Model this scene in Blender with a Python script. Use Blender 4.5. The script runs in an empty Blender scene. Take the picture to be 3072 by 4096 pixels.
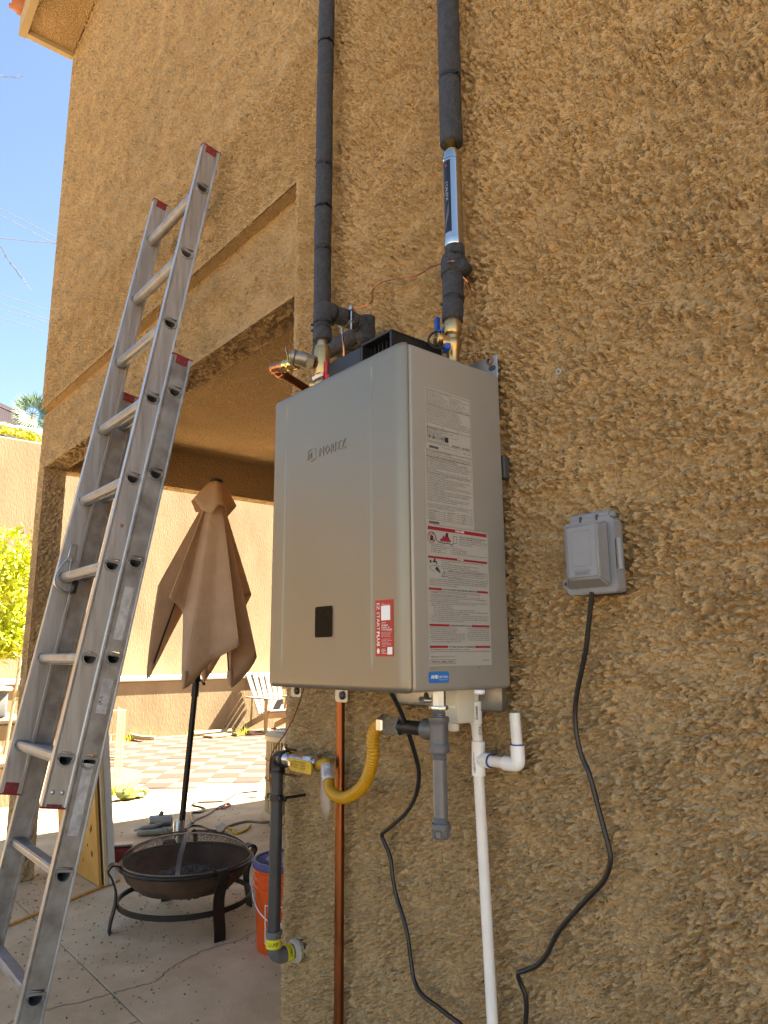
import bpy, bmesh, math, random
import numpy as np
from mathutils import Vector as V, Matrix, noise as mnoise
sc = bpy.context.scene
C = sc.collection

# ------------------------------------------------------------------ camera, sky, sun, exposure
cam_loc = (1.4169, -1.1656, 1.2805); CAMX, CAMY = cam_loc[0], cam_loc[1]
cam = bpy.data.cameras.new('camera'); camo = bpy.data.objects.new('camera', cam); C.objects.link(camo)
camo.matrix_world = Matrix.Translation((1.4169, -1.1656, 1.2805)) @ Matrix([[0.645137, 0.152084, 0.748778], [0.764039, -0.12004, -0.633904], [-0.006524, 0.981051, -0.19364]]).to_4x4()
cam.sensor_fit = 'HORIZONTAL'; cam.sensor_width = 36; cam.lens = 33.7011
cam.clip_start = .05; cam.clip_end = 3000
sc.camera = camo
SUN = V((.18, .92, 1.0)).normalized()                 # towards the sun: high, behind the house
w = bpy.data.worlds.new('World'); sc.world = w; w.use_nodes = True
nt = w.node_tree
sky = nt.nodes.new('ShaderNodeTexSky'); sky.sky_type = 'NISHITA'; sky.sun_disc = False
sky.sun_elevation = math.asin(SUN.z); sky.sun_rotation = math.atan2(SUN.x, SUN.y)
sky.air_density = 1.0; sky.dust_density = .3; sky.ozone_density = 4.0
bg = nt.nodes['Background']; bg.inputs[1].default_value = .035
nt.links.new(sky.outputs[0], bg.inputs[0])
sun = bpy.data.lights.new('sun', 'SUN'); sun.energy = 5.0; sun.angle = math.radians(.53); sun.color = (1, .965, .90)
suno = bpy.data.objects.new('sun', sun); C.objects.link(suno)
suno.rotation_euler = SUN.to_track_quat('Z', 'Y').to_euler(); suno.location = (0, 0, 30)
sc.view_settings.view_transform = 'Standard'; sc.view_settings.look = 'None'
sc.view_settings.use_white_balance = True; sc.view_settings.white_balance_temperature = 7900; sc.view_settings.white_balance_tint = 9
sc.view_settings.exposure = 3.45; sc.view_settings.gamma = 1; sc.view_settings.use_curve_mapping = False
sc.render.engine = 'CYCLES'
sc.cycles.use_denoising = True; sc.cycles.max_bounces = 8; sc.cycles.diffuse_bounces = 5
sc.cycles.sample_clamp_indirect = 6

# ------------------------------------------------------------------ materials
MATS = {}
def node(t, k, **a):
    n = t.nodes.new('ShaderNode' + k)
    for x, y in a.items():
        setattr(n, x, y)
    return n
def mat(name, col, rough=.6, metal=0, var=.12, vs=6., bump=0., bs=200., spec=.5, col2=None, rvar=0., trans=0, coat=0, streak=None, sss=0):
    """principled material: base colour mottled by noise towards col2 (or a darker/lighter self), fine bump"""
    m = bpy.data.materials.new(name); m.use_nodes = True; t = m.node_tree
    b = t.nodes['Principled BSDF']; L = t.links.new
    b.inputs['Roughness'].default_value = rough; b.inputs['Metallic'].default_value = metal
    b.inputs['Specular IOR Level'].default_value = spec; b.inputs['Coat Weight'].default_value = coat
    if trans: b.inputs['Transmission Weight'].default_value = trans
    if sss:
        b.inputs['Subsurface Weight'].default_value = sss; b.inputs['Subsurface Scale'].default_value = .01
    tc = node(t, 'TexCoord'); mp = node(t, 'Mapping'); L(tc.outputs['Object'], mp.inputs[0])
    if streak: mp.inputs['Scale'].default_value = streak
    n = node(t, 'TexNoise'); n.inputs['Scale'].default_value = vs; n.inputs['Detail'].default_value = 6; n.inputs['Roughness'].default_value = .62
    L(mp.outputs[0], n.inputs['Vector'])
    r = node(t, 'ValToRGB'); L(n.outputs[0], r.inputs[0])
    r.color_ramp.elements[0].position = .3; r.color_ramp.elements[1].position = .7
    c2 = col2 or tuple(min(1, c * (1 + var)) for c in col)
    c1 = col if col2 else tuple(c * (1 - var) for c in col)
    r.color_ramp.elements[0].color = (*c1, 1); r.color_ramp.elements[1].color = (*c2, 1)
    L(r.outputs[0], b.inputs['Base Color'])
    if rvar:
        mr = node(t, 'MapRange'); L(n.outputs[0], mr.inputs[0]); mr.inputs[1].default_value = .3; mr.inputs[2].default_value = .7
        mr.inputs[3].default_value = rough - rvar; mr.inputs[4].default_value = rough + rvar; L(mr.outputs[0], b.inputs['Roughness'])
    if bump:
        n2 = node(t, 'TexNoise'); n2.inputs['Scale'].default_value = bs; n2.inputs['Detail'].default_value = 4
        L(mp.outputs[0], n2.inputs['Vector'])
        bp = node(t, 'Bump'); bp.inputs['Distance'].default_value = bump; bp.inputs['Strength'].default_value = 1
        L(n2.outputs[0], bp.inputs['Height']); L(bp.outputs[0], b.inputs['Normal'])
    MATS[name] = m
    return m

def stucco_mat(name, amp=.030, c1=(.50, .335, .172), c2=(.57, .39, .205), fine=1.0, method='DISPLACEMENT', far=0.):
    """rough dash-coat stucco: clumps, pits and grains as true displacement plus bump"""
    m = bpy.data.materials.new(name); m.use_nodes = True; t = m.node_tree; L = t.links.new
    b = t.nodes['Principled BSDF']; b.inputs['Roughness'].default_value = .92; b.inputs['Specular IOR Level'].default_value = .10
    tc = node(t, 'TexCoord'); mp = node(t, 'Mapping'); L(tc.outputs['Object'], mp.inputs[0])
    mp.inputs['Rotation'].default_value = (0, math.radians(-6), 0); mp.inputs['Scale'].default_value = (.62, .8, 1.0)
    def nz(s, d, rr, dist=0):
        n = node(t, 'TexNoise'); n.inputs['Scale'].default_value = s; n.inputs['Detail'].default_value = d
        n.inputs['Roughness'].default_value = rr; n.inputs['Distortion'].default_value = dist; L(mp.outputs[0], n.inputs['Vector']); return n.outputs[0]
    def mr(x, a, bb, c=0., d=1., ip='SMOOTHSTEP'):
        q = node(t, 'MapRange', interpolation_type=ip); L(x, q.inputs[0])
        for i, v in enumerate((a, bb, c, d)): q.inputs[i + 1].default_value = v
        return q.outputs[0]
    def ma(op, x, y):
        q = node(t, 'Math', operation=op)
        for i, v in enumerate((x, y)):
            if hasattr(v, 'links'): L(v, q.inputs[i])
            else: q.inputs[i].default_value = v
        return q.outputs[0]
    grain = nz(320 * fine, 2, .7); big = nz(6, 3, .6)
    cw = ma('ADD', ma('MULTIPLY', nz(76 * fine, 2, .5), .52), ma('MULTIPLY', nz(170 * fine, 3, .6), .48))
    cl = mr(ma('ADD', cw, ma('MULTIPLY', ma('SUBTRACT', big, .5), .12)), .475, .545); n3 = mr(nz(190 * fine, 2, .55), .34, .62)
    pm = mr(nz(13, 3, .6), .36, .60, .5, 1.0)
    h = ma('MULTIPLY', ma('ADD', ma('MULTIPLY', cl, .70), ma('ADD', ma('MULTIPLY', n3, .36), ma('MULTIPLY', grain, .08))), pm)
    if method == 'DISPLACEMENT':
        bp = node(t, 'Bump'); bp.inputs['Distance'].default_value = .003; bp.inputs['Strength'].default_value = .8
        L(ma('ADD', ma('ADD', grain, n3), ma('MULTIPLY', h, far)), bp.inputs['Height']); L(bp.outputs[0], b.inputs['Normal'])
    dp = node(t, 'Displacement'); dp.inputs['Scale'].default_value = amp; dp.inputs['Midlevel'].default_value = .82
    if method == 'DISPLACEMENT':                             # relief eases off towards trowelled corners
        at = node(t, 'Attribute', attribute_name='relief'); h = ma('ADD', ma('MULTIPLY', ma('SUBTRACT', h, .7), at.outputs['Fac']), .7)
    L(h, dp.inputs['Height']); L(dp.outputs[0], t.nodes['Material Output'].inputs['Displacement'])
    r = node(t, 'ValToRGB'); L(nz(2.2, 6, .65), r.inputs[0]); r.color_ramp.elements[0].position = .32; r.color_ramp.elements[1].position = .68
    r.color_ramp.elements[0].color = (*c1, 1); r.color_ramp.elements[1].color = (*c2, 1)
    mx = node(t, 'Mix', data_type='RGBA', blend_type='MULTIPLY'); mx.inputs[0].default_value = .18
    L(r.outputs[0], mx.inputs['A'])
    r2 = node(t, 'ValToRGB'); L(grain, r2.inputs[0]); r2.color_ramp.elements[0].position = .3; r2.color_ramp.elements[1].position = .7
    r2.color_ramp.elements[0].color = (.55, .55, .55, 1); r2.color_ramp.elements[1].color = (1, 1, 1, 1); L(r2.outputs[0], mx.inputs['B'])
    st = nz(1.1, 5, .6); sm = mr(st, .52, .66, 0., .45); mx2 = node(t, 'Mix', data_type='RGBA', blend_type='MIX')
    L(sm, mx2.inputs[0]); L(mx.outputs['Result'], mx2.inputs['A']); mx2.inputs['B'].default_value = (.40, .285, .16, 1)
    L(mx2.outputs['Result'], b.inputs['Base Color'])
    m.displacement_method = method; MATS[name] = m
    return m

STUCCO = stucco_mat('stucco'); stucco_mat('stucco_far', .024, fine=.8, far=2.4); stucco_mat('stucco_edge', .022, fine=.85, far=1.6); stucco_mat('stucco_bump', .035, fine=.8, method='BUMP')
M = mat
M('concrete', (.49, .355, .205), .9, var=.0, vs=3.5, bump=.002, bs=120, col2=(.70, .535, .345), spec=.2)
M('crack', (.06, .05, .04), .95)
M('soil', (.15, .105, .065), .95, vs=4, bump=.02, bs=25, col2=(.27, .20, .13))
M('paver_pink', (.105, .030, .021), .9, var=.12, vs=8, bump=.002, bs=150)
M('paver_cream', (.125, .096, .06), .9, var=.12, vs=8, bump=.002, bs=150)
M('yard_wall', (.25, .185, .115), .95, vs=1.6, bump=.004, bs=28, col2=(.33, .25, .16), spec=.1, streak=(1.5, 1.5, .6))
M('wall_cap', (.38, .37, .36), .9, vs=6, bump=.002)
M('ceiling_stucco', (.40, .25, .10), .95, vs=5, bump=.006, bs=55, col2=(.46, .30, .13), spec=.1)
M('fascia', (.40, .30, .16), .7, vs=5, bump=.0005, bs=200)
M('roof_tile', (.42, .17, .10), .85, vs=9, var=.25)
M('lettuce', (.17, .22, .06), .6, var=.3, vs=30)
M('heater_paint', (.235, .206, .158), .38, .6, rvar=.06, var=.05, vs=3, bump=.00006, bs=900)
M('heater_body', (.36, .35, .32), .42, .35, var=.03, vs=4, bump=.00006, bs=900)
M('black_plastic', (.012, .012, .013), .42, var=.2, bump=.0002, bs=300)
M('black_gloss', (.006, .005, .004), .2, var=.2, spec=.06)
M('bracket', (.36, .36, .35), .38, .9, var=.15, vs=30)
M('print_black', (.018, .018, .02), .7)
M('print_red', (.30, .012, .03), .5)
M('sticker_red', (.42, .012, .012), .3, var=.25, vs=14)
M('sticker_white', (.78, .77, .75), .4)
M('sticker_blue', (.012, .17, .55), .3, var=.03)
M('label_grey', (.40, .39, .36), .42, .1, var=.03)
M('foam', (.034, .036, .041), .5, var=.5, vs=90, bump=.006, bs=300, spec=.55)
M('tie', (.012, .012, .012), .35)
M('brass', (.50, .33, .15), .34, .95, var=.2, vs=25, rvar=.12)
M('brass_bright', (.80, .56, .20), .16, 1, var=.08)
M('dezinc', (.33, .29, .22), .45, .85, var=.2, vs=40)
M('copper', (.52, .20, .10), .26, 1, var=.22, vs=18, rvar=.1)
M('copper_dull', (.24, .085, .035), .32, 1, var=.3, vs=9, rvar=.12, streak=(3, 3, .5))
M('chrome', (.56, .55, .53), .11, 1, var=.02)
M('zinc', (.62, .62, .60), .28, 1, var=.15, vs=40, rvar=.1)
M('steel', (.50, .51, .52), .36, 1, var=.12, vs=30)
M('label_black', (.01, .01, .012), .18)
M('red_handle', (.50, .012, .022), .35, var=.06)
M('blue_handle', (.008, .075, .36), .35, var=.06)
M('black_iron', (.030, .029, .029), .36, .6, var=.3, vs=30, bump=.0002, bs=300)
M('pipe_wrap', (.040, .041, .044), .45, .1, var=.2, vs=20, bump=.0002, bs=200)
M('grey_paint', (.135, .138, .145), .30, .0, var=.1, vs=15, bump=.0005, bs=80)
M('grey_fitting', (.12, .122, .126), .42, .2, var=.2, vs=30, bump=.0004, bs=200)
M('yellow_flex', (.50, .25, .006), .28, var=.1, vs=20)
M('yellow_lever', (.50, .30, .01), .4, var=.2, vs=40)
M('yellow_band', (.62, .55, .02), .5)
M('paper', (.58, .56, .56), .55, var=.1, vs=30)
M('pvc', (.78, .75, .70), .34, var=.06, vs=12, sss=.1)
M('pvc_white', (.83, .83, .83), .28, var=.03, sss=.1)
M('pvc_primer', (.02, .05, .28), .4)
M('milky', (.70, .67, .60), .45, var=.04, sss=.4)
M('cord', (.010, .010, .011), .34, var=.1)
M('grey_plastic', (.22, .225, .235), .42, var=.05, vs=30, bump=.00012, bs=500)
M('dark_gasket', (.04, .04, .04), .7)
M('aluminium', (.50, .495, .49), .46, .85, var=.14, vs=9, rvar=.12, streak=(9, 9, .6))
M('aluminium_worn', (.38, .375, .37), .5, .8, var=.3, vs=16, rvar=.12)
M('cap_red', (.22, .018, .022), .5, var=.2, vs=30)
M('old_sticker', (.50, .50, .50), .65, .2, var=.3, vs=30)
M('canopy', (.52, .345, .22), .85, var=.08, vs=7, bump=.006, bs=16, spec=.15)
M('umbrella_metal', (.025, .023, .022), .4, .5)
M('lid_strap', (.13, .11, .09), .5, .4, var=.2)
M('pit_black', (.028, .025, .022), .5, .5, var=.35, vs=14, bump=.0006, bs=150)
M('pit_rust', (.10, .062, .040), .8, .2, var=.5, vs=8, bump=.001, bs=120)
M('pit_rim', (.20, .14, .08), .6, .5, var=.3, vs=10)
M('ash', (.045, .043, .042), .95, vs=40, col2=(.16, .155, .15))
M('bucket_orange', (.72, .085, .008), .38, var=.04, sss=.05)
M('lid_blue', (.030, .045, .16), .5, var=.1)
M('plywood', (.50, .235, .045), .65, vs=5, var=.0, col2=(.62, .34, .09), streak=(1, 6, .5))
M('pine', (.56, .40, .20), .7, vs=5, col2=(.65, .48, .27), streak=(6, 6, .4))
M('white_board', (.62, .60, .56), .6, vs=4, var=.1)
M('knot', (.10, .05, .02), .8)
M('ac_beige', (.52, .44, .28), .6, var=.08)
M('ac_dark', (.12, .10, .07), .7)
M('cardboard', (.40, .31, .24), .7, var=.15, vs=30)
M('weathered_wood', (.20, .185, .155), .85, vs=9, var=.2, streak=(5, 5, .6))
M('wood_tan', (.36, .25, .13), .8, vs=9, var=.2)
M('leaf_lime', (.34, .42, .015), .5, vs=3, col2=(.52, .52, .04))
M('leaf_green', (.06, .12, .02), .6, vs=3, col2=(.14, .20, .03))
M('leaf_palm', (.035, .085, .035), .6, vs=3, col2=(.06, .13, .05))
M('leaf_orange', (.62, .40, .02), .6)
M('stem', (.40, .32, .20), .8)
M('boundary', (.20, .135, .075), .9, vs=4, bump=.01, bs=30)
M('rock', (.42, .37, .31), .9, vs=8, bump=.01, bs=30, var=.2)
M('fence_metal', (.14, .10, .10), .6, .3)
M('tub_grey', (.13, .14, .15), .6)
M('wire', (.10, .11, .13), .7)
M('tool_metal', (.34, .36, .33), .4, .7, var=.15, vs=20)
M('tool_red', (.22, .02, .025), .45)
M('rope', (.22, .18, .13), .8)
M('cord_yellow', (.60, .42, .03), .6)
M('wall_screw', (.30, .15, .08), .5, .7)

# ------------------------------------------------------------------ mesh helpers
ROOT = {}
def frame(d):
    d = V(d).normalized(); a = V((0, 0, 1)) if abs(d.z) < .9 else V((1, 0, 0))
    x = a.cross(d).normalized(); return x, d.cross(x).normalized(), d
def nb(): return bmesh.new()
def box(bm, lo, hi, bevel=0., seg=2, rot=None, piv=None):
    lo, hi = V(lo), V(hi); c = (lo + hi) / 2; s = hi - lo
    g = bmesh.ops.create_cube(bm, size=1, matrix=Matrix.Translation(c) @ Matrix.Diagonal((s.x, s.y, s.z, 1)))
    vs = g['verts']
    if bevel:
        es = list({e for v in vs for e in v.link_edges})
        r = bmesh.ops.bevel(bm, geom=es, offset=bevel, segments=seg, affect='EDGES', profile=.5)
        vs = list({v for f in r['faces'] for v in f.verts} | {v for v in vs if v.is_valid})
    if rot is not None:
        p = V(piv) if piv is not None else c
        for v in vs: v.co = rot @ (v.co - p) + p
    return vs
def obox(bm, c, ax, ay, az, bevel=0., seg=2):
    """box of full edge vectors ax, ay, az centred on c"""
    ax, ay, az = V(ax), V(ay), V(az)
    R = Matrix((ax.normalized(), ay.normalized(), az.normalized())).transposed()
    h = V((ax.length, ay.length, az.length)) / 2
    return box(bm, V(c) - h, V(c) + h, bevel, seg, R, c)
def smooth(pts, n=6):
    P = [V(p) for p in pts]; out = []
    for i in range(len(P) - 1):
        p0 = P[max(i - 1, 0)]; p1 = P[i]; p2 = P[i + 1]; p3 = P[min(i + 2, len(P) - 1)]
        for k in range(n):
            t = k / n
            out.append(.5 * ((2 * p1) + (p2 - p0) * t + (2 * p0 - 5 * p1 + 4 * p2 - p3) * t * t + (3 * p1 - p0 - 3 * p2 + p3) * t ** 3))
    out.append(P[-1]); return out
def resample(pts, step):
    P = [V(p) for p in pts]; out = [P[0]]; acc = 0
    for a, b in zip(P, P[1:]):
        l = (b - a).length; d = step - acc
        while d <= l:
            out.append(a.lerp(b, d / l)); d += step
        acc = (acc + l) % step
    return out
def tube(bm, pts, r, seg=12, cap=True, rfun=None, prof=None, up=None):
    P = [V(p) for p in pts]; n = len(P); rings = []
    T = [(P[min(i + 1, n - 1)] - P[max(i - 1, 0)]).normalized() for i in range(n)]
    x, y, _ = frame(T[0])
    if up is not None:
        x = (V(up) - T[0] * V(up).dot(T[0])).normalized(); y = T[0].cross(x)
    for i in range(n):
        if i:
            q = T[i - 1].rotation_difference(T[i]); x = q @ x; y = q @ y
        rr = rfun(i) if rfun else (r[i] if hasattr(r, '__len__') else r)
        if prof: rings.append([bm.verts.new(P[i] + x * a * rr + y * b * rr) for a, b in prof])
        else: rings.append([bm.verts.new(P[i] + (x * math.cos(2 * math.pi * k / seg) + y * math.sin(2 * math.pi * k / seg)) * rr) for k in range(seg)])
    s = len(rings[0])
    for a, b in zip(rings, rings[1:]):
        for k in range(s): bm.faces.new((a[k], a[(k + 1) % s], b[(k + 1) % s], b[k]))
    if cap:
        bm.faces.new(rings[0][::-1]); bm.faces.new(rings[-1])
    return rings
def lathe(bm, prof, o, axis=(0, 0, 1), seg=24, cap=True, phase=0.):
    """prof: (radius, height) list along axis from o"""
    x, y, d = frame(axis); o = V(o); rings = []
    for r, h in prof:
        rings.append([bm.verts.new(o + d * h + (x * math.cos(2 * math.pi * k / seg + phase) + y * math.sin(2 * math.pi * k / seg + phase)) * max(r, 1e-5)) for k in range(seg)])
    for a, b in zip(rings, rings[1:]):
        for k in range(seg): bm.faces.new((a[k], a[(k + 1) % seg], b[(k + 1) % seg], b[k]))
    if cap:
        if prof[0][0] > 1e-4: bm.faces.new(rings[0][::-1])
        if prof[-1][0] > 1e-4: bm.faces.new(rings[-1])
def cyl(bm, a, b, r, seg=16, ch=0.):
    a, b = V(a), V(b); h = (b - a).length
    pr = [(r, 0), (r, h)] if not ch else [(r - ch, 0), (r, ch), (r, h - ch), (r - ch, h)]
    lathe(bm, pr, a, b - a, seg)
def prism(bm, poly, o, ux, uy, dep):
    o, ux, uy, dep = V(o), V(ux), V(uy), V(dep)
    a = [bm.verts.new(o + ux * p[0] + uy * p[1]) for p in poly]; b = [bm.verts.new(v.co + dep) for v in a]
    n = len(a)
    bm.faces.new(a); bm.faces.new(b[::-1])
    for i in range(n): bm.faces.new((a[i], b[i], b[(i + 1) % n], a[(i + 1) % n]))
def ico(bm, c, r, sub=1, sq=(1, 1, 1), jit=0., seed=0):
    rnd = random.Random(seed)
    g = bmesh.ops.create_icosphere(bm, subdivisions=sub, radius=r)
    for v in g['verts']:
        k = 1 + jit * (rnd.random() - .5) * 2
        v.co = V((v.co.x * sq[0] * k, v.co.y * sq[1] * k, v.co.z * sq[2] * k)) + V(c)
def rrect(w, h, r, n=4, cx=0., cy=0.):
    o = []
    for sx, sy, a0 in ((1, 1, 0), (-1, 1, 90), (-1, -1, 180), (1, -1, 270)):
        for k in range(n + 1):
            a = math.radians(a0 + 90 * k / n); o.append((cx + sx * (w / 2 - r) + r * math.cos(a), cy + sy * (h / 2 - r) + r * math.sin(a)))
    return o
def rootof(o):
    while o.parent: o = o.parent
    return o
def obj(name, bm, m, parent=None, smooth_angle=40, loc=None, label=None):
    me = bpy.data.meshes.new(name)
    off = V(ROOT.get(rootof(parent).name, (0, 0, 0))) if parent else (V(loc) if loc is not None else V((0, 0, 0)))
    if off.length:
        for v in bm.verts: v.co -= off
    bmesh.ops.recalc_face_normals(bm, faces=bm.faces)
    bm.to_mesh(me); bm.free()
    me.materials.append(MATS[m] if isinstance(m, str) else m)
    if smooth_angle:
        me.polygons.foreach_set('use_smooth', [True] * len(me.polygons))
        me.set_sharp_from_angle(angle=math.radians(smooth_angle))
    o = bpy.data.objects.new(name, me); C.objects.link(o)
    if parent: o.parent = parent
    else: o.location = off; ROOT[o.name] = off
    if label: o['label'] = label
    return o
def thing(name, label, cat, loc=(0, 0, 0), group=None):
    o = bpy.data.objects.new(name, None); C.objects.link(o); o.location = loc; o.empty_display_size = .1
    o['label'] = label; o['category'] = cat
    if group: o['group'] = group
    ROOT[o.name] = V(loc); return o
def tag(o, label, cat, group=None):
    o['label'] = label; o['category'] = cat
    if group: o['group'] = group
    return o
def struct(o): o['kind'] = 'structure'; return o
def stuff(o): o['kind'] = 'stuff'; return o

# text: flat print as thin mesh, added to a bmesh
FC = {}
def text(bm, s, o, ux, uy, h=None, wid=None, bold=0., ext=0., shear=0., align='LEFT', lift=None):
    """s set on a surface: o = baseline start, ux/uy unit directions, h = cap height, wid = forced width"""
    key = (s, bold, ext, shear)
    if key not in FC:
        cu = bpy.data.curves.new('t', 'FONT'); cu.body = s; cu.size = 1; cu.resolution_u = 1; cu.offset = bold; cu.extrude = ext; cu.shear = shear
        to = bpy.data.objects.new('t', cu); C.objects.link(to)
        dg = bpy.context.evaluated_depsgraph_get(); dg.update()
        me = bpy.data.meshes.new_from_object(to.evaluated_get(dg))
        vs = [tuple(v.co) for v in me.vertices]; fs = [tuple(p.vertices) for p in me.polygons]
        bpy.data.objects.remove(to); bpy.data.curves.remove(cu); bpy.data.meshes.remove(me)
        FC[key] = (vs, fs)
    vs, fs = FC[key]
    if not vs: return
    x0 = min(v[0] for v in vs); x1 = max(v[0] for v in vs)
    k = (h or 0) / .70
    if not h: k = wid / (x1 - x0)
    kx = wid / (x1 - x0) if wid else k
    ux, uy = V(ux), V(uy); n = ux.cross(uy); sh = -x0
    if align == 'CENTER': sh = -(x0 + x1) / 2
    L = [bm.verts.new(V(o) + ux * ((v[0] + sh) * kx) + uy * (v[1] * k) + n * (v[2])) for v in vs]
    for f in fs:
        try: bm.faces.new([L[i] for i in f])
        except ValueError: pass
def quad(bm, o, ux, uy, w_, h_):
    o, ux, uy = V(o), V(ux), V(uy)
    bm.faces.new([bm.verts.new(p) for p in (o, o + ux * w_, o + ux * w_ + uy * h_, o + uy * h_)])
def strip(bm, pts, r, nrm):
    """flat ribbon along pts"""
    P = [V(p) for p in pts]; n = V(nrm); prev = None
    for i, p in enumerate(P):
        t = (P[min(i + 1, len(P) - 1)] - P[max(i - 1, 0)]).normalized(); s = t.cross(n).normalized()
        a, b = bm.verts.new(p + s * r), bm.verts.new(p - s * r)
        if prev: bm.faces.new((prev[0], a, b, prev[1]))
        prev = (a, b)
X, Y, Z = V((1, 0, 0)), V((0, 1, 0)), V((0, 0, 1))

# ------------------------------------------------------------------ ground
bm = nb(); quad(bm, (-600, -600, -.09), X, Y, 1200, 1200)
struct(obj('ground', bm, 'soil', smooth_angle=0))
patio = struct(bpy.data.objects.new('concrete_patio', None)); C.objects.link(patio); ROOT[patio.name] = V((0, 0, 0))
for lo, hi in (((-5.3, -1.95, -.1), (-1.3515, .0135, 0)), ((-1.3465, -1.95, -.1), (4.5, .0135, 0)), ((-5.3, .0185, -.1), (-.415, 4.19, 0)), ((-9.4, -2.2, -.12), (-5.31, -.35, -.006)), ((-5.3, 4.2, -.1), (-3.55, 9, 0))):  # unseen far-left slab added for warm bounce; front slabs end early to cut bounce
    bm = nb(); box(bm, lo, hi, .003, 1); obj('slab', bm, 'concrete', patio)
# hairline crack wandering over the slab, widening at the joint
cr = [(-1.6258, -0.3468, 0.0015), (-1.6711, -0.2869, 0.0015), (-1.6540, -0.2249, 0.0015), (-1.6472, -0.1519, 0.0015), (-1.6264, -0.0947, 0.0015), (-1.6272, -0.0448, 0.0015), (-1.6233, 0.0297, 0.0015), (-1.6143, 0.1121, 0.0015), (-1.6102, 0.1725, 0.0015), (-1.6298, 0.2136, 0.0015), (-1.6886, 0.2789, 0.0015), (-1.7248, 0.3636, 0.0015), (-1.7625, 0.4460, 0.0015), (-1.7693, 0.5387, 0.0015), (-1.7728, 0.6475, 0.0015), (-1.8066, 0.7443, 0.0015), (-1.8318, 0.8399, 0.0015)]
rnd = random.Random(4)
pp = []
for a, b in zip(cr, cr[1:]):
    for k in range(5):
        p = V(a).lerp(V(b), k / 5); pp.append(p + V((rnd.uniform(-.006, .006), rnd.uniform(-.006, .006), 0)))
bm = nb(); strip(bm, pp, .0016, Z); obj('crack', bm, 'crack', patio, 0)
# leaf litter and grit on the slabs
rnd = random.Random(8); bm = nb()
def grit(c, sx, sy, n, s0, s1):
    for _ in range(n):
        p = V((rnd.gauss(c[0], sx), rnd.gauss(c[1], sy), 0))
        if p.x > -.5 and p.y > -.05: continue
        s = rnd.uniform(s0, s1); a = rnd.uniform(0, 6.3); e = rnd.uniform(.3, 1)
        u = V((math.cos(a), math.sin(a), 0)) * s; q = V((-math.sin(a), math.cos(a), 0)) * s * e
        z0 = Z * .001; z1 = Z * rnd.uniform(.003, .008)
        t = bm.verts.new(p + z1); vs = [bm.verts.new(p + d + z0) for d in (u, q, -u, -q)]
        for i in range(4): bm.faces.new((vs[i], vs[(i + 1) % 4], t))
grit((-2.2, .25), .5, .35, 260, .002, .008); grit((-1.4, -.2), .7, .4, 200, .0015, .006); grit((-2.3, .95), .35, .3, 160, .002, .009)
grit((-3.6, 1.2), .8, .7, 220, .003, .012); grit((-2.6, -.3), .6, .3, 120, .002, .007); grit((-3.4, .3), .15, .15, 120, .003, .01)
stuff(obj('floor_litter', bm, 'soil', smooth_angle=0))

# diagonal two-colour paving beyond the slab
terr = struct(bpy.data.objects.new('paved_terrace', None)); C.objects.link(terr); ROOT[terr.name] = V((0, 0, 0))
a1 = math.radians(141); d1 = V((math.cos(a1), math.sin(a1), 0)); d2 = V((d1.y, -d1.x, 0)); O = V((-5.73, 2.43, 0)); S = .292
mesh_p = {}
for k in ('paver_pink', 'paver_cream'):
    bm = nb(); box(bm, (-S / 2 + .004, -S / 2 + .004, -.05), (S / 2 - .004, S / 2 - .004, 0), .004, 1)
    me = bpy.data.meshes.new('paver'); bm.to_mesh(me); bm.free(); me.materials.append(MATS[k]); mesh_p[k] = me
rnd = random.Random(2); cand = []
for i in range(-20, 30):
    for j in range(-20, 30):
        c = O + d1 * S * (i + .5) + d2 * S * (j + .5)
        if not (-10.0 < c.x and c.y > 1.3 and c.y < 8.5): continue
        edge = -5.35 - .18 * math.sin(c.y * 1.1) - max(0, 2.0 - c.y) * 1.0
        if c.x > edge - .12: continue
        if c.x > -9.9 and c.y < 1.75 + (-5.3 - c.x) * .17: continue
        cand.append((c, i, j))
cand.sort(key=lambda q: (q[0] - V((1.4, -1.2, 0))).length + (3 if q[0].y > 6.3 or q[0].y < 1.5 else 0))
for c, i, j in cand[:290]:
    o = bpy.data.objects.new('paver', mesh_p['paver_pink' if (i + j) % 2 else 'paver_cream']); C.objects.link(o); o.parent = terr
    o.location = c + Z * rnd.uniform(-.006, .002); o.rotation_euler = (rnd.uniform(-.008, .008), rnd.uniform(-.008, .008), a1 + rnd.uniform(-.01, .01))
bm = nb(); quad(bm, (-10.2, .3, -.010), X, Y, 4.90, 9.5); obj('bedding', bm, 'soil', terr, 0)

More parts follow.
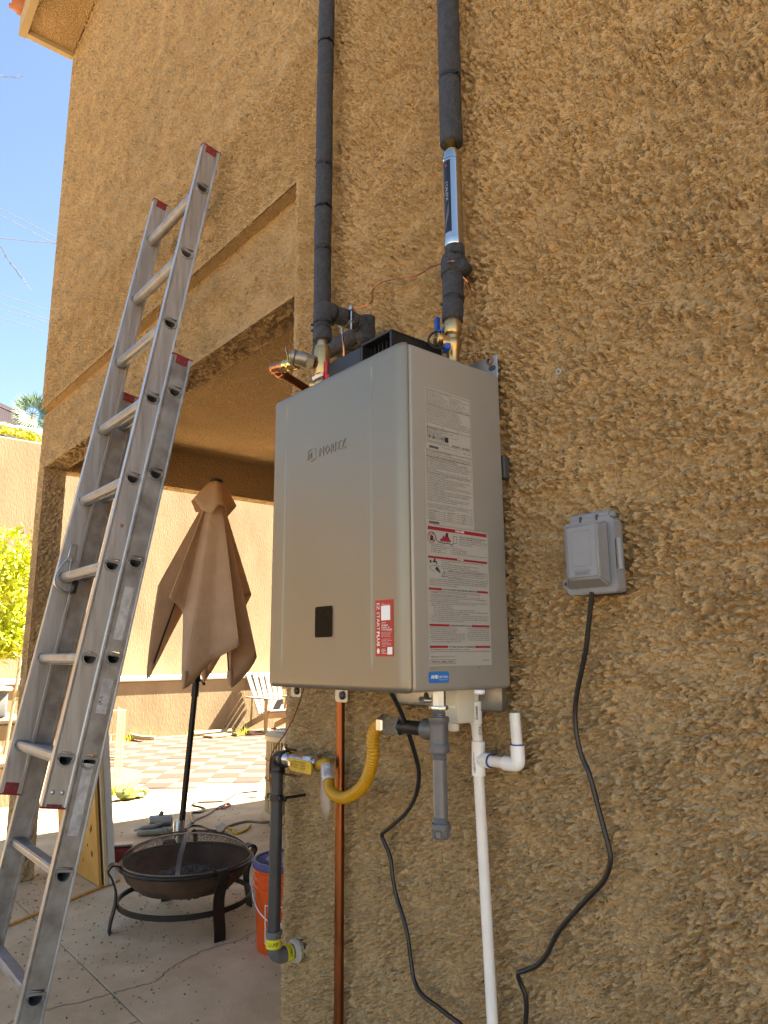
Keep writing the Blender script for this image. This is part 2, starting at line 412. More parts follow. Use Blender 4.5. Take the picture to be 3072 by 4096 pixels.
# ------------------------------------------------------------------ house
house = thing('house', 'tan stucco two storey house with a covered patio opening under its left side', 'house', (-.4, 0, 0))
def set_relief(me, a):
    at = me.attributes.new('relief', 'FLOAT', 'POINT'); at.data.foreach_set('value', np.asarray(a, dtype=np.float32))
def grid_wall(name, xs, zs, keep, ret, m, parent):
    """front face on y = 0 as a fine grid; ret: list of edges returned into +y"""
    nx, nz = len(xs), len(zs); idx = {}; vs = []; fs = []
    off = ROOT[parent.name]
    K = [[keep((xs[i] + xs[i + 1]) / 2, (zs[j] + zs[j + 1]) / 2) for j in range(nz - 1)] for i in range(nx - 1)]
    def vid(i, j, k=0):
        q = (i, j, k)
        if q not in idx:
            idx[q] = len(vs); vs.append((xs[i] - off.x, ret[k] - off.y, zs[j] - off.z))
        return idx[q]
    for i in range(nx - 1):
        for j in range(nz - 1):
            if not K[i][j]: continue
            fs.append((vid(i, j), vid(i + 1, j), vid(i + 1, j + 1), vid(i, j + 1)))
            if j and not K[i][j - 1]:
                for k in range(len(ret) - 1): fs.append((vid(i, j, k + 1), vid(i + 1, j, k + 1), vid(i + 1, j, k), vid(i, j, k)))
            if i == 0 or not K[i - 1][j]:
                for k in range(len(ret) - 1): fs.append((vid(i, j + 1, k), vid(i, j + 1, k + 1), vid(i, j, k + 1), vid(i, j, k)))
    me = bpy.data.meshes.new(name); me.from_pydata(vs, [], fs); me.materials.append(MATS[m]); me.materials.append(MATS[m + '_far'])
    mi = [1 if vs[f[0]][0] + off.x < -.415 else 0 for f in fs]; me.polygons.foreach_set('material_index', mi)
    me.polygons.foreach_set('use_smooth', [True] * len(fs))
    A = np.array(vs) + np.array(off); x, z, y = A[:, 0], A[:, 2], A[:, 1]
    d = np.minimum(x + 3.37, np.where(x < -.41, z - 2.83, np.where(z > 2.83, np.hypot(np.maximum(x + .41, 0), z - 2.83), x + .41)))
    set_relief(me, np.where(y > .001, .12, .12 + .88 * np.clip(d / .035, 0, 1)))
    o = bpy.data.objects.new(name, me); C.objects.link(o); o.parent = parent; return o
xs = list(np.arange(-3.37, -.41, .0078)) + list(np.arange(-.41, 1.09, .0028)) + list(np.arange(1.12, 4.1, .08))
zs = list(np.arange(0, .28, .03)) + list(np.arange(.28, 3.33, .0029)) + list(np.arange(3.33, 6.3, .0078))
zi = min(range(len(zs)), key=lambda i: abs(zs[i] - 2.83)); zs[zi] = 2.83
xi = min(range(len(xs)), key=lambda i: abs(xs[i] + .41)); xs[xi] = -.41
xs = [float(v) for v in xs]; zs = [float(v) for v in zs]
grid_wall('front_wall', xs, zs, lambda x, z: (x > -.41 or z > 2.83) and not (x > 1.2 and z > 3.33 and False), [0, .012, .024, .036, .05, .07], 'stucco', house)
def gbox(name, lo, hi, st, m, parent, sides='xXyYzZ'):
    """box tessellated to about st"""
    bm = nb(); lo, hi = V(lo), V(hi)
    def lin(a, b):
        n = max(1, int(round((b - a) / st))); return [a + (b - a) * i / n for i in range(n + 1)]
    L = [lin(lo[i], hi[i]) for i in range(3)]; vd = {}
    def vt(p):
        k = tuple(round(c, 5) for c in p)
        if k not in vd: vd[k] = bm.verts.new(p)
        return vd[k]
    for ax in range(3):
        u, v = [i for i in range(3) if i != ax]
        for s, val in ((0, lo[ax]), (1, hi[ax])):
            if ('xyz'[ax] if s == 0 else 'XYZ'[ax]) not in sides: continue
            for a, b in zip(L[u], L[u][1:]):
                for c, d in zip(L[v], L[v][1:]):
                    q = []
                    for (i, j) in ((a, c), (b, c), (b, d), (a, d)):
                        p = [0, 0, 0]; p[ax] = val; p[u] = i; p[v] = j; q.append(vt(p))
                    bm.faces.new(q)
    o = obj(name, bm, m, parent, 0 if st > 1 else 180); n = len(o.data.vertices); co = np.empty(n * 3); o.data.vertices.foreach_get('co', co)
    co = co.reshape(-1, 3) + np.array(ROOT[rootof(parent).name]); q = np.sort(np.minimum(np.abs(co - np.array(lo)), np.abs(np.array(hi) - co)), axis=1)[:, 1]
    set_relief(o.data, .12 + .88 * np.clip(q / .03, 0, 1)); return o
gbox('lower_beam', (-3.50, .051, 2.465), (-.409, .19, 2.84), .0065, 'stucco_edge', house)
gbox('patio_post', (-3.505, .05, 0), (-3.37, .19, 2.464), .0065, 'stucco_edge', house)
gbox('side_beam', (-3.50, .191, 2.46), (-3.372, 4.2, 2.84), .05, 'stucco_bump', house)
gbox('patio_post', (-3.505, 4.07, 0), (-3.37, 4.2, 2.459), .05, 'ceiling_stucco', house)
gbox('patio_ceiling', (-3.371, .191, 2.735), (-.411, 4.2, 2.84), .05, 'stucco_bump', house)
bm = nb(); box(bm, (-3.365, .075, 2.845), (4.0, 9, 6.5)); box(bm, (-.402, .075, 0), (4.0, 9, 2.843)); box(bm, (-3.365, 4.21, 0), (-.404, 9, 2.84))
obj('inner_walls', bm, 'yard_wall', house, 0)
def rz(x): return 5.50 + .22 * (x + 3.35)
bm = nb(); prism(bm, [(-3.35, rz(-3.35)), (4.2, rz(4.2)), (4.2, rz(4.2) + .02), (-3.35, rz(-3.35) + .02)], (0, -.30, 0), X, Z, Y * .30)
obj('soffit', bm, 'stucco_bump', house, 0)
bm = nb(); prism(bm, [(-3.395, rz(-3.395) - .03), (4.2, rz(4.2) - .03), (4.2, rz(4.2) + .15), (-3.395, rz(-3.395) + .15)], (0, -.348, 0), X, Z, Y * .047)
box(bm, (-3.393, -.300, rz(-3.37) - .028), (-3.352, .0, rz(-3.37) + .14)); obj('fascia', bm, 'fascia', house, 30)
bm = nb(); prism(bm, [(-3.42, rz(-3.42) + .152), (4.3, rz(4.3) + .152), (4.3, rz(4.3) + .19), (-3.42, rz(-3.42) + .19)], (0, -.37, 0), X, Z, Y * 9.6)
obj('roof', bm, 'roof_tile', house, 0)
bm = nb(); tube(bm, [(0, 0, 0), (0, .42, 0)], .075, 12, prof=[(math.cos(math.radians(a)), math.sin(math.radians(a))) for a in range(0, 181, 20)] + [(-.85, 0), (-.6, .6), (0, .85), (.6, .6), (.85, 0)], up=X)
me_t = bpy.data.meshes.new('roof_tile'); bmesh.ops.recalc_face_normals(bm, faces=bm.faces); bm.to_mesh(me_t); bm.free(); me_t.materials.append(MATS['roof_tile'])
for k in range(10):
    o = bpy.data.objects.new('roof_tile', me_t); C.objects.link(o); o.parent = house
    x = -3.36 + .18 * k; o.location = V((x, -.42 + .012 * (k % 3), rz(x) + .20)) - ROOT['house']

# ------------------------------------------------------------------ yard wall, hill, far things
yw = thing('retaining_wall', 'tall smooth tan retaining wall at the far side of the yard', 'wall', (-10.6, 2, 0))
bm = nb(); box(bm, (-11.0, -32, -.1), (-10.6, 15, 4.64), .02, 1); obj('wall_body', bm, 'yard_wall', yw)
lw = thing('planter_wall', 'low tan wall with a grey cap along the foot of the tall wall', 'wall', (-10.2, 2, 0))
bm = nb(); box(bm, (-10.59, -32, -.1), (-10.14, 15, .87), .01, 1); obj('wall_body', bm, 'yard_wall', lw)
bm = nb(); box(bm, (-10.59, -32, .872), (-10.10, 15, .955), .012, 2); obj('wall_cap', bm, 'wall_cap', lw)
bm = nb()
for i in range(-28, 30):
    for j in range(16):
        p = []
        for (a, b) in ((i, j), (i + 1, j), (i + 1, j + 1), (i, j + 1)):
            y = -9 + a * .8; x = -11.0 - b * 1.2
            p.append((x, y, 4.5 + b * .14 + .12 * math.sin(a * 1.7) * math.cos(b * 2.1) - .00 * y))
        bm.faces.new([bm.verts.new(q) for q in p])
bmesh.ops.remove_doubles(bm, verts=bm.verts, dist=.001)
struct(obj('hillside', bm, 'soil'))
rnd = random.Random(5)
for k, (px, lab) in enumerate(((8, 'pale rounded boulder at the left end of the row above the tall wall'), (40, 'pale slanting boulder in the middle of the row above the tall wall'), (78, 'grey boulder under the palm at the right end of the row above the wall'))):
    c = [(-11.2000, 1.3596, 4.9420), (-11.1500, 1.6001, 4.9224), (-11.1000, 1.8590, 4.9133)][k]
    bm = nb(); ico(bm, c, .16, 2, (1, 1.5, .55), .12, k); tag(obj('boulder', bm, 'rock', smooth_angle=30, loc=c), lab, 'boulder', 'boulders along the top of the retaining wall')
def leaves(bm, cfun, n, s0, s1, rnd, flat=.0):
    for _ in range(n):
        c = V(cfun()); s = rnd.uniform(s0, s1)
        u = V((rnd.gauss(0, 1), rnd.gauss(0, 1), rnd.gauss(0, 1))).normalized(); v = u.cross(V((rnd.gauss(0, 1), rnd.gauss(0, 1), rnd.gauss(0, 1)))).normalized()
        nn = u.cross(v); a = [bm.verts.new(c + q) for q in (-u * s, -v * s * .38 + nn * s * .1, u * s, v * s * .38 + nn * s * .1)]
        bm.faces.new(a)
bm = nb(); pts = [(-10.9500, 1.2746, 4.8084), (-10.9500, 1.4088, 4.8196), (-10.9500, 1.5805, 4.8222), (-10.9500, 1.6867, 4.8037), (-10.9500, 1.8655, 4.7828)]
leaves(bm, lambda: V(rnd.choice(pts)) + V((rnd.gauss(0, .06), rnd.gauss(0, .10), abs(rnd.gauss(0, .07)) - .04)), 420, .02, .05, rnd)
o = stuff(obj('ground_cover', bm, 'leaf_lime', smooth_angle=0)); 
fn = thing('metal_fence', 'brown metal picket fence on the slope above the retaining wall', 'fence', (-11.6000, 1.5344, 5.1183))
f0, f1 = V((-11.6000, 1.1426, 5.5560)), V((-11.6000, 1.9208, 5.3232)); hgt = .62
for k in range(26):
    p = f0.lerp(f1, k / 25); bm = nb(); box(bm, p - V((.012, .012, hgt)), p + V((.012, .012, 0))); obj('picket', bm, 'fence_metal', fn, 0)
for dz in (-.06, -.52):
    bm = nb(); tube(bm, [f0 + Z * dz, f1 + Z * dz], .016, 4); obj('rail', bm, 'fence_metal', fn, 0)
pc = V((-11.2500, 1.7954, 5.2873)); palm = thing('fan_palm', 'dark green fan palm at the corner of the house above the tall wall', 'palm', pc - Z * .45)
bm = nb(); tube(bm, [pc - Z * .55, pc - Z * .2, pc], [.06, .05, .03], 8); obj('trunk', bm, 'stem', palm)
rnd = random.Random(12)
for k in range(9):
    ang = k * .7 + .2; el = rnd.uniform(-.5, .9); d = V((.35, math.cos(ang) , math.sin(ang) * .8 + .25)).normalized(); hub = pc + d * .10
    bm = nb(); sd = d.cross(V((1, .2, .1))).normalized(); nn = d.cross(sd)
    for q in range(-9, 10):
        a = q * .15; u = d * math.cos(a) + sd * math.sin(a) + nn * rnd.uniform(-.08, .08); ln = rnd.uniform(.27, .36); sw = u.cross(nn).normalized() * .009
        bm.faces.new([bm.verts.new(z) for z in (hub, hub + u * ln * .6 + sw, hub + u * ln - Z * .02, hub + u * ln * .6 - sw)])
    tube(bm, [pc, hub], .006, 5); obj('frond', bm, 'leaf_palm', palm, 0)

# overhead wires and bare twigs against the sky
for k, (a, b, sag, lab) in enumerate((
    ((-26.0000, 2.5719, 17.7321), (-26.0000, 6.1830, 17.0707), .0, 'topmost thin overhead wire in the sky left of the house'),
    ((-26.0000, 2.5918, 17.5162), (-26.0000, 6.2075, 16.7408), .0, 'second overhead wire down, slanting to meet the level one'),
    ((-26.0000, 2.7174, 16.1601), (-26.0000, 6.1772, 17.1484), .02, 'nearly level overhead wire under the two slanting upper ones'),
    ((-28.0000, 3.1890, 15.2127), (-28.0000, 6.9566, 15.0199), .0, 'upper overhead wire of the lower set of four'),
    ((-28.0000, 3.2200, 14.8778), (-28.0000, 6.9896, 14.5762), .0, 'second overhead wire of the lower set of four'),
    ((-28.0000, 3.2509, 14.5440), (-28.0000, 6.9925, 14.5360), .0, 'third faint overhead wire of the lower set of four'),
    ((-28.0000, 3.2783, 14.2482), (-28.0000, 7.0283, 14.0543), .0, 'lowest overhead wire of the lower set of four'))):
    a, b = V(a), V(b); bm = nb(); tube(bm, [a.lerp(b, t / 8) - Z * sag * 4 * (t / 8) * (1 - t / 8) for t in range(9)], .010 if k != 2 else .013, 6)
    tag(obj('overhead_wire', bm, 'wire'), lab, 'wire', 'overhead wires left of the house')
def twig(pts, r, seed, lab):
    rnd = random.Random(seed); bm = nb(); P = smooth(pts, 5); n = len(P)
    tube(bm, P, [r * (1 - .8 * i / n) for i in range(n)], 5)
    for i in range(2, n - 1):
        d = (P[i] - P[i - 1]).normalized(); e = V((0, rnd.uniform(-1, 1), rnd.uniform(-1, 1))) * .5 + d
        tube(bm, [P[i], P[i] + e.normalized() * rnd.uniform(.03, .10)], [r * .5, r * .2], 4)
    tag(obj('bare_twig', bm, 'wire'), lab, 'twig', 'bare twigs reaching in from the left')
twig([(-9.0000, 0.1992, 9.3905), (-9.0000, 0.4275, 9.5123), (-9.0000, 0.5320, 9.5772), (-9.0000, 0.6278, 9.6173), (-9.0000, 0.7217, 9.6958)], .006, 1, 'short level twig high in the sky left of the house')
twig([(-9.0000, 0.4722, 7.0204), (-9.0000, 0.6557, 6.9159), (-9.0000, 0.7505, 6.7745), (-9.0000, 0.8564, 6.6502), (-9.0000, 0.9491, 6.5484), (-9.0000, 1.0691, 6.4193)], .009, 2, 'drooping twig below the overhead wires left of the house')

# lime green shrub and clutter beside the post
bc = V((-6.4000, 0.6268, 1.9912)); bush = thing('shrub', 'bright lime green leafy shrub with yellow leaves left of the patio post', 'shrub', (bc.x, bc.y, 0))
rnd = random.Random(21); bm = nb(); bmo = nb()
bp = [(-6.4000, 0.3650, 2.2470), (-6.4000, 0.5678, 2.2869), (-6.4000, 0.7108, 2.2052), (-6.4000, 0.5109, 1.9846), (-6.4000, 0.7023, 1.9494), (-6.4000, 0.5756, 1.7163), (-6.4000, 0.7381, 1.6760), (-6.4000, 0.4374, 1.6675), (-6.4000, 0.6382, 1.4712), (-6.4000, 0.7081, 1.3823), (-6.4000, 0.4850, 1.3599), (-6.4000, 0.5215, 2.0991)]
blobs = [(V(p) + V((dx, 0, 0)), r) for p, r, dx in zip(bp, (.34, .28, .2, .36, .26, .30, .2, .34, .2, .13, .2, .3), (0, .1, 0, .1, -.1, 0, 0, 0, .1, 0, 0, -.2))]
def inb():
    c, r = rnd.choice(blobs); d = V((rnd.gauss(0, 1), rnd.gauss(0, 1), rnd.gauss(0, 1))).normalized(); return c + d * r * rnd.uniform(.45, 1.08)
leaves(bm, inb, 2600, .025, .06, rnd); obj('crown', bm, 'leaf_lime', bush, 0)
leaves(bmo, inb, 35, .03, .06, rnd)
obj('yellowed_leaves', bmo, 'leaf_orange', bush, 0)
bm = nb(); b0 = V((bc.x, bc.y, 0))
for tx, ty in ((-.1, -.25), (.1, .1), (0, .3), (-.15, .42), (.05, -.1)):
    tube(bm, smooth([b0 + V((tx * .3, ty * .3, 0)), b0 + V((tx * .6, ty * .7, .6)), b0 + V((tx, ty, 1.15)), b0 + V((tx * 1.2, ty * 1.3, 1.9))], 5), [.014] * 15 + [.008], 6)
obj('trunk', bm, 'stem', bush)
bm = nb(); rnd = random.Random(31); q = [b0 + V((.2, .25, 1.05)), b0 + V((.2, .3, 1.2)), b0 + V((.2, .22, .95))]
leaves(bm, lambda: rnd.choice(q) + V((rnd.gauss(0, .05), rnd.gauss(0, .07), rnd.gauss(0, .08))), 60, .03, .06, rnd); obj('lower_leaves', bm, 'leaf_lime', bush, 0)
for (lo, hi, lab) in (((-6.7, -1.6, -.09), (-5.8, .66, .37), 'lower tan block step left of the patio post'),
                      ((-7.9, -1.6, -.09), (-6.75, 1.0, .66), 'upper tan block step behind the lower one, under the dark tub')):
    t = thing('block_step', lab, 'step', ((lo[0] + hi[0]) / 2, (lo[1] + hi[1]) / 2, 0), 'block steps by the shrub')
    bm = nb(); box(bm, lo, (hi[0], hi[1], hi[2] - .05), .01, 1); obj('block', bm, 'yard_wall', t)
    bm = nb(); box(bm, (lo[0], lo[1], hi[2] - .048), (hi[0] + .03, hi[1] + .03, hi[2]), .01, 1); obj('cap_slab', bm, 'paver_cream', t)
t = thing('storage_tub', 'dark grey plastic tub with a pale lid on the upper block step', 'tub', (-7.2, .5, .66))
bm = nb(); box(bm, (-7.5, .0, .665), (-6.9, .80, .93), .03, 2); obj('body', bm, 'tub_grey', t)
bm = nb(); box(bm, (-7.53, -.03, .932), (-6.87, .83, .972), .015, 2); obj('lid', bm, 'sticker_white', t)
bm = nb(); ico(bm, (-6.2, .50, .44), .10, 2, (1, 1.1, .6), .2, 5); tag(obj('stone', bm, 'rock', smooth_angle=30, loc=(-6.2, .5, .38)), 'rounded tan stone lying on the lower block step', 'stone')
bm = nb(); ico(bm, (-6.05, .44, .41), .055, 2, (1, 1.4, .6), .3, 9); tag(obj('crumpled_bag', bm, 'sticker_white', smooth_angle=20, loc=(-6.05, .44, .38)), 'small crumpled white bag beside the stone on the block step', 'bag')

# ------------------------------------------------------------------ garden chair, air conditioner, cage, bits in the sun
cc = V((-9.55, 5.62, 0)); t = thing('garden_chair', 'weathered slatted wooden garden chair in front of the yard wall', 'chair', cc)
rz_ = Matrix.Rotation(math.radians(-8), 3, 'Z')
def cp(x, y, z): return cc + rz_ @ V((x, y, z))          # local: x towards the house (front), y to its side
for k in range(6):
    y = -.25 + k * .1; top = 1.02 - .55 * (y) ** 2 - .05
    a, b = cp(-.12, y * .8, .30), cp(-.52, y * 1.15, top); d = (b - a); s = rz_ @ V((0, 1, 0))
    bm = nb(); obox(bm, (a + b) / 2, d, s * .085, d.cross(s).normalized() * .02, .006, 1); obj('back_slat', bm, 'weathered_wood', t, 30)
for k in range(5):
    x = .42 - k * .11; z = .37 - k * .018
    bm = nb(); obox(bm, cp(x, 0, z), rz_ @ V((.095, 0, -.01)), rz_ @ V((0, .56, 0)), Z * .02, .005, 1); obj('seat_slat', bm, 'weathered_wood', t, 30)
for s in (-1, 1):
    bm = nb(); box(bm, cp(.12, s * .33, .565) - V((.36, .065, .011)), cp(.12, s * .33, .565) + V((.36, .065, .011)), .01, 1); obj('armrest', bm, 'weathered_wood', t, 30)
    bm = nb(); box(bm, cp(.38, s * .31, 0) - V((.045, .014, 0)), cp(.38, s * .31, .552) + V((.045, .014, 0)), .006, 1); obj('leg', bm, 'wood_tan', t, 30)
    a, b = cp(.42, s * .285, .33), cp(-.62, s * .285, .03); bm = nb(); obox(bm, (a + b) / 2, b - a, rz_ @ V((0, .022, 0)), V((.04, 0, .12)), .005, 1); obj('leg', bm, 'wood_tan', t, 30)
    a, b = cp(-.2, s * .32, .553), cp(-.3, s * .30, .10); bm = nb(); obox(bm, (a + b) / 2, b - a, rz_ @ V((0, .02, 0)), rz_ @ V((.05, 0, 0)), .004, 1); obj('arm_brace', bm, 'wood_tan', t, 30)
bm = nb(); obox(bm, cp(.43, 0, .30), rz_ @ V((.02, 0, 0)), rz_ @ V((0, .6, 0)), Z * .10, .005, 1); obj('front_rail', bm, 'wood_tan', t, 30)
for k in range(4):
    y = -.15 + k * .1; bm = nb(); p = cp(-.345, y, .74); lathe(bm, [(.012, 0), (.010, .006), (.002, .008)], p, rz_ @ V((.9, 0, .4)), 8); obj('bolt_head', bm, 'sticker_white', t)

ac = V((-3.72, 2.37, 0)); t = thing('air_conditioner', 'round beige outdoor air conditioner with wire guard by the house corner', 'air conditioner', ac)
bm = nb(); lathe(bm, [(.37, .0), (.385, .01), (.385, .05), (.36, .06)], ac, Z, 36); obj('base_pan', bm, 'ac_beige', t)
bm = nb(); lathe(bm, [(.325, .055), (.325, .60)], ac, Z, 36); obj('coil', bm, 'ac_dark', t)
bm = nb()
for k in range(72):
    a = k * math.pi / 36; p = ac + V((math.cos(a) * .352, math.sin(a) * .352, 0)); obox(bm, p + Z * .33, V((math.cos(a), math.sin(a), 0)) * .022, V((-math.sin(a), math.cos(a), 0)) * .011, Z * .54)
obj('louver', bm, 'ac_beige', t, 0)
for h in (.15, .30, .45):
    bm = nb(); tube(bm, [ac + V((.367 * math.cos(a), .367 * math.sin(a), h)) for a in np.linspace(0, 2 * math.pi, 49)], .004, 5, cap=False); obj('guard_ring', bm, 'ac_dark', t)
bm = nb(); lathe(bm, [(.345, .595), (.375, .60), (.378, .635), (.36, .65), (.26, .655), (.25, .64), (.05, .645)], ac, Z, 36); obj('top_cover', bm, 'ac_beige', t)
bm = nb()
for k in range(9): tube(bm, [ac + V((r_ * math.cos(a), r_ * math.sin(a), .672 - .02 * (r_ - .1))) for r_ in (.06 + k * .028,) for a in np.linspace(0, 2 * math.pi, 33)], .005, 4, cap=False)
for a in np.linspace(0, 2 * math.pi, 9)[:-1]: tube(bm, [ac + V((.05 * math.cos(a), .05 * math.sin(a), .68)), ac + V((.29 * math.cos(a), .29 * math.sin(a), .668))], .006, 4)
obj('fan_guard', bm, 'steel', t)

cg = V((-5.6693, 1.5612, 0.0000)); cg = V((-6.3, 1.80, 0)); t = thing('wire_cage', 'thin wire mesh cage behind the ladder on the paving', 'cage', cg)
for (a, b) in (((0, 0), (-.08, -.40)), ((-.55, .12), (0, 0))):
    p0, p1 = cg + V((a[0], a[1], 0)), cg + V((b[0], b[1], 0)); bm = nb()
    for k in range(15): q = p0.lerp(p1, k / 14); tube(bm, [q, q + Z * .72], .0022, 4)
    for h in (.01, .24, .48, .72): tube(bm, [p0 + Z * h, p1 + Z * h], .004, 4)
    obj('panel', bm, 'ac_beige', t, 0)
# broken slab, lettuce, logs, plank
sl = [(-5.6893, 1.4381, 0.0000), (-5.7603, 1.5640, 0.0000), (-5.9613, 1.7763, 0.0000), (-6.1648, 1.9422, 0.0000), (-6.3483, 2.0306, 0.0000), (-6.6777, 2.1109, 0.0000), (-6.9232, 2.0290, 0.0000), (-6.7093, 1.7651, 0.0000)]
bm = nb(); prism(bm, [(p[0], p[1]) for p in sl], (0, 0, .0), X, Y, Z * .05); tag(obj('broken_slab', bm, 'paver_cream', smooth_angle=0, loc=sl[3]), 'broken pale concrete slab with a ragged edge at the start of the paving', 'slab')
rnd = random.Random(3)
lt = thing('lettuce', 'pale green loose leafy head lying on the dirt before the paving', 'plant', (-5.3166, 1.5262, 0.0000))
for k, (px, py, r_) in enumerate(((268,1724,.065),(283,1722,.07),(297,1719,.055),(307,1718,.045))):
    c = V([(-5.3861, 1.4808, 0.0000), (-5.3433, 1.5281, 0.0000), (-5.4100, 1.6144, 0.0000), (-5.4215, 1.6670, 0.0000)][k]); bm = nb()
    ico(bm, c + Z * r_ * .8, r_, 2, (1, 1.2, .75), .38, k); obj('leaf_cluster', bm, 'lettuce', lt, 20)
for k, (pts, r_, lab) in enumerate((
    ([(-10.6555, 3.3883, 0.0500), (-10.4251, 3.4296, 0.0500), (-9.9391, 3.3672, 0.0500), (-9.6515, 3.3977, 0.0500), (-9.5376, 3.5175, 0.0500)], .05, 'crooked bleached branch lying at the left end of the far paving edge'),
    ([(-9.7672, 4.2549, 0.0400), (-9.7941, 4.5279, 0.0400), (-9.7914, 4.9479, 0.0400)], .04, 'straight pale pole lying along the foot of the yard wall'),
    ([(-7.9257, 2.2277, 0.0400), (-7.8131, 2.2897, 0.0400), (-7.8488, 2.4299, 0.0400)], .035, 'short brown stick lying by the wire cage'))):
    bm = nb(); P = smooth(pts, 5); tube(bm, P, [r_ * (1 - .4 * i / len(P)) for i in range(len(P))], 8); tag(obj('branch', bm, 'stem', loc=pts[0]), lab, 'branch')
bm = nb(); a, b = V((-9.4123, 4.3209, 0.0200)), V((-9.5013, 4.8085, 0.0200)); obox(bm, (a + b) / 2, b - a, Y.cross(b - a).normalized() * .03, (b - a).cross(Z).normalized() * .25, .005, 1)
tag(obj('plank', bm, 'wood_tan', smooth_angle=30, loc=a), 'short flat plank lying in front of the pale pole on the paving', 'plank')
for k, (px, py, n) in enumerate(((420,1573,40),(522,1584,50),(268,1592,40),(238,1690,60),(385,1575,30))):
    c = V([(-9.9369, 4.3534, 0.0200), (-9.4582, 4.9540, 0.0200), (-9.8951, 3.1793, 0.0200), (-5.7104, 1.4529, 0.0200), (-10.2152, 3.7659, 0.0200)][k]); bm = nb(); rnd = random.Random(k)
    for _ in range(n):
        d = V((rnd.gauss(0, .5), rnd.gauss(0, .5), 1)).normalized(); s = d.cross(X).normalized() * .006; b0_ = c + V((rnd.gauss(0, .06), rnd.gauss(0, .09), -.02)); l = rnd.uniform(.05, .17)
        bm.faces.new([bm.verts.new(q) for q in (b0_ + s, b0_ + d * l, b0_ - s)])
    tag(obj('weed_tuft', bm, 'leaf_lime', smooth_angle=0, loc=c), ['grass weeds at the wall foot left of the umbrella pole', 'yellow green weeds beside the garden chair leg', 'weed tuft growing through the bleached branch', 'weed tuft by the broken slab and the cage', 'thin grass tuft at the foot of the low wall near the branch'][k], 'weed', 'weeds around the paving')

# power tool, small red box
tc_ = V((-3.9695, 1.1862, 0.0000)); t = thing('power_tool', 'grey metal power tool lying in the sun beside the umbrella base', 'tool', tc_)
e1 = V((.447, .894, 0)); e2 = V((.894, -.447, 0))
bm = nb(); obox(bm, tc_ + e2 * .02 + Z * .03, e1 * .27, e2 * .15, Z * .045, .016, 2); obj('base_plate', bm, 'tool_metal', t)
bm = nb(); a = tc_ - e1 * .06 + Z * .085; cyl(bm, a, a + e1 * .17, .042, 20, .010); obj('motor_housing', bm, 'tool_metal', t)
bm = nb(); tube(bm, smooth([tc_ - e1 * .15 + e2 * .05 + Z * .045, tc_ - e1 * .10 + e2 * .07 + Z * .062, tc_ - e1 * .02 + e2 * .07 + Z * .066, tc_ + e1 * .04 + e2 * .05 + Z * .075], 5), .014, 10); obj('handle', bm, 'tool_metal', t)
bm = nb(); cyl(bm, tc_ + e1 * .02 + Z * .12, tc_ + e1 * .035 + Z * .15, .016, 14, .004); obj('knob', bm, 'tub_grey', t)
bm = nb(); cyl(bm, tc_ + e1 * .05 + e2 * .06 + Z * .04, tc_ + e1 * .08 + e2 * .14 + Z * .045, .018, 14, .004); obj('nozzle', bm, 'tool_metal', t)
rc = V((-3.3459, 0.6797, 0.0000)); t = thing('small_case', 'small dark red case on the slab behind the leaning white board', 'case', rc)
bm = nb(); obox(bm, rc + Z * .055, e1 * .16, e2 * .10, Z * .11, .018, 2); obj('body', bm, 'tool_red', t)
bm = nb(); obox(bm, rc + Z * .118, e1 * .15, e2 * .09, Z * .014, .006, 1); obj('lid', bm, 'tool_metal', t)

# cords on the ground
def cordpx(name, pts, r, m, lab, cat='cord'):
    bm = nb(); P = smooth([V(p) + Z * r for p in pts], 6); tube(bm, P, r, 6); return tag(obj(name, bm, m, loc=pts[0]), lab, cat)
zz = None
cordpx('extension_cord', [(-4.8809, 2.5662, 0.0000), (-4.9088, 2.3649, 0.0000), (-4.7846, 2.2398, 0.0000), (-4.6703, 2.0866, 0.0000), (-4.7715, 1.9148, 0.0000), (-4.6991, 1.8189, 0.0000), (-4.5536, 1.8382, 0.0000), (-4.4520, 1.8133, 0.0000), (-4.3808, 1.7323, 0.0000), (-4.4081, 1.6758, 0.0000), (-4.2511, 1.5969, 0.0000), (-4.0639, 1.5192, 0.0000)], .008, 'cord', 'dark cord looping over the sunlit slab from the air conditioner to the umbrella')
cordpx('extension_cord', [(-4.6061, 2.4051, 0.0000), (-4.6799, 2.3235, 0.0000), (-4.6242, 2.1075, 0.0000), (-4.5313, 2.0047, 0.0000), (-4.4369, 1.9121, 0.0000), (-4.2702, 1.7515, 0.0000), (-4.1300, 1.5625, 0.0000), (-3.9352, 1.3944, 0.0000)], .007, 'rope', 'thin tan cord crossing the sunlit slab beside the dark one')
cordpx('extension_cord', [(-3.9216, 1.3881, 0.0000), (-3.9831, 1.4730, 0.0000), (-3.9219, 1.5190, 0.0000), (-3.7675, 1.5173, 0.0000), (-3.6713, 1.5615, 0.0000)], .008, 'cord', 'dark cord curling round the foot of the umbrella')
cordpx('extension_cord', [(-3.6887, 2.0070, 0.0000), (-3.7219, 1.9236, 0.0000), (-3.8216, 1.8589, 0.0000), (-3.8127, 1.7534, 0.0000), (-3.7741, 1.6618, 0.0000), (-3.7723, 1.5764, 0.0000)], .009, 'rope', 'brown cord from the air conditioner to the fire pit')
cordpx('extension_cord', [(-3.7569, 1.6372, 0.0000), (-3.7119, 1.6439, 0.0000), (-3.6395, 1.6391, 0.0000), (-3.5936, 1.6066, 0.0000), (-3.5361, 1.6090, 0.0000), (-3.5821, 1.7033, 0.0000), (-3.6986, 1.8128, 0.0000)], .009, 'cord_yellow', 'yellow ended cord behind the fire pit', 'cord')
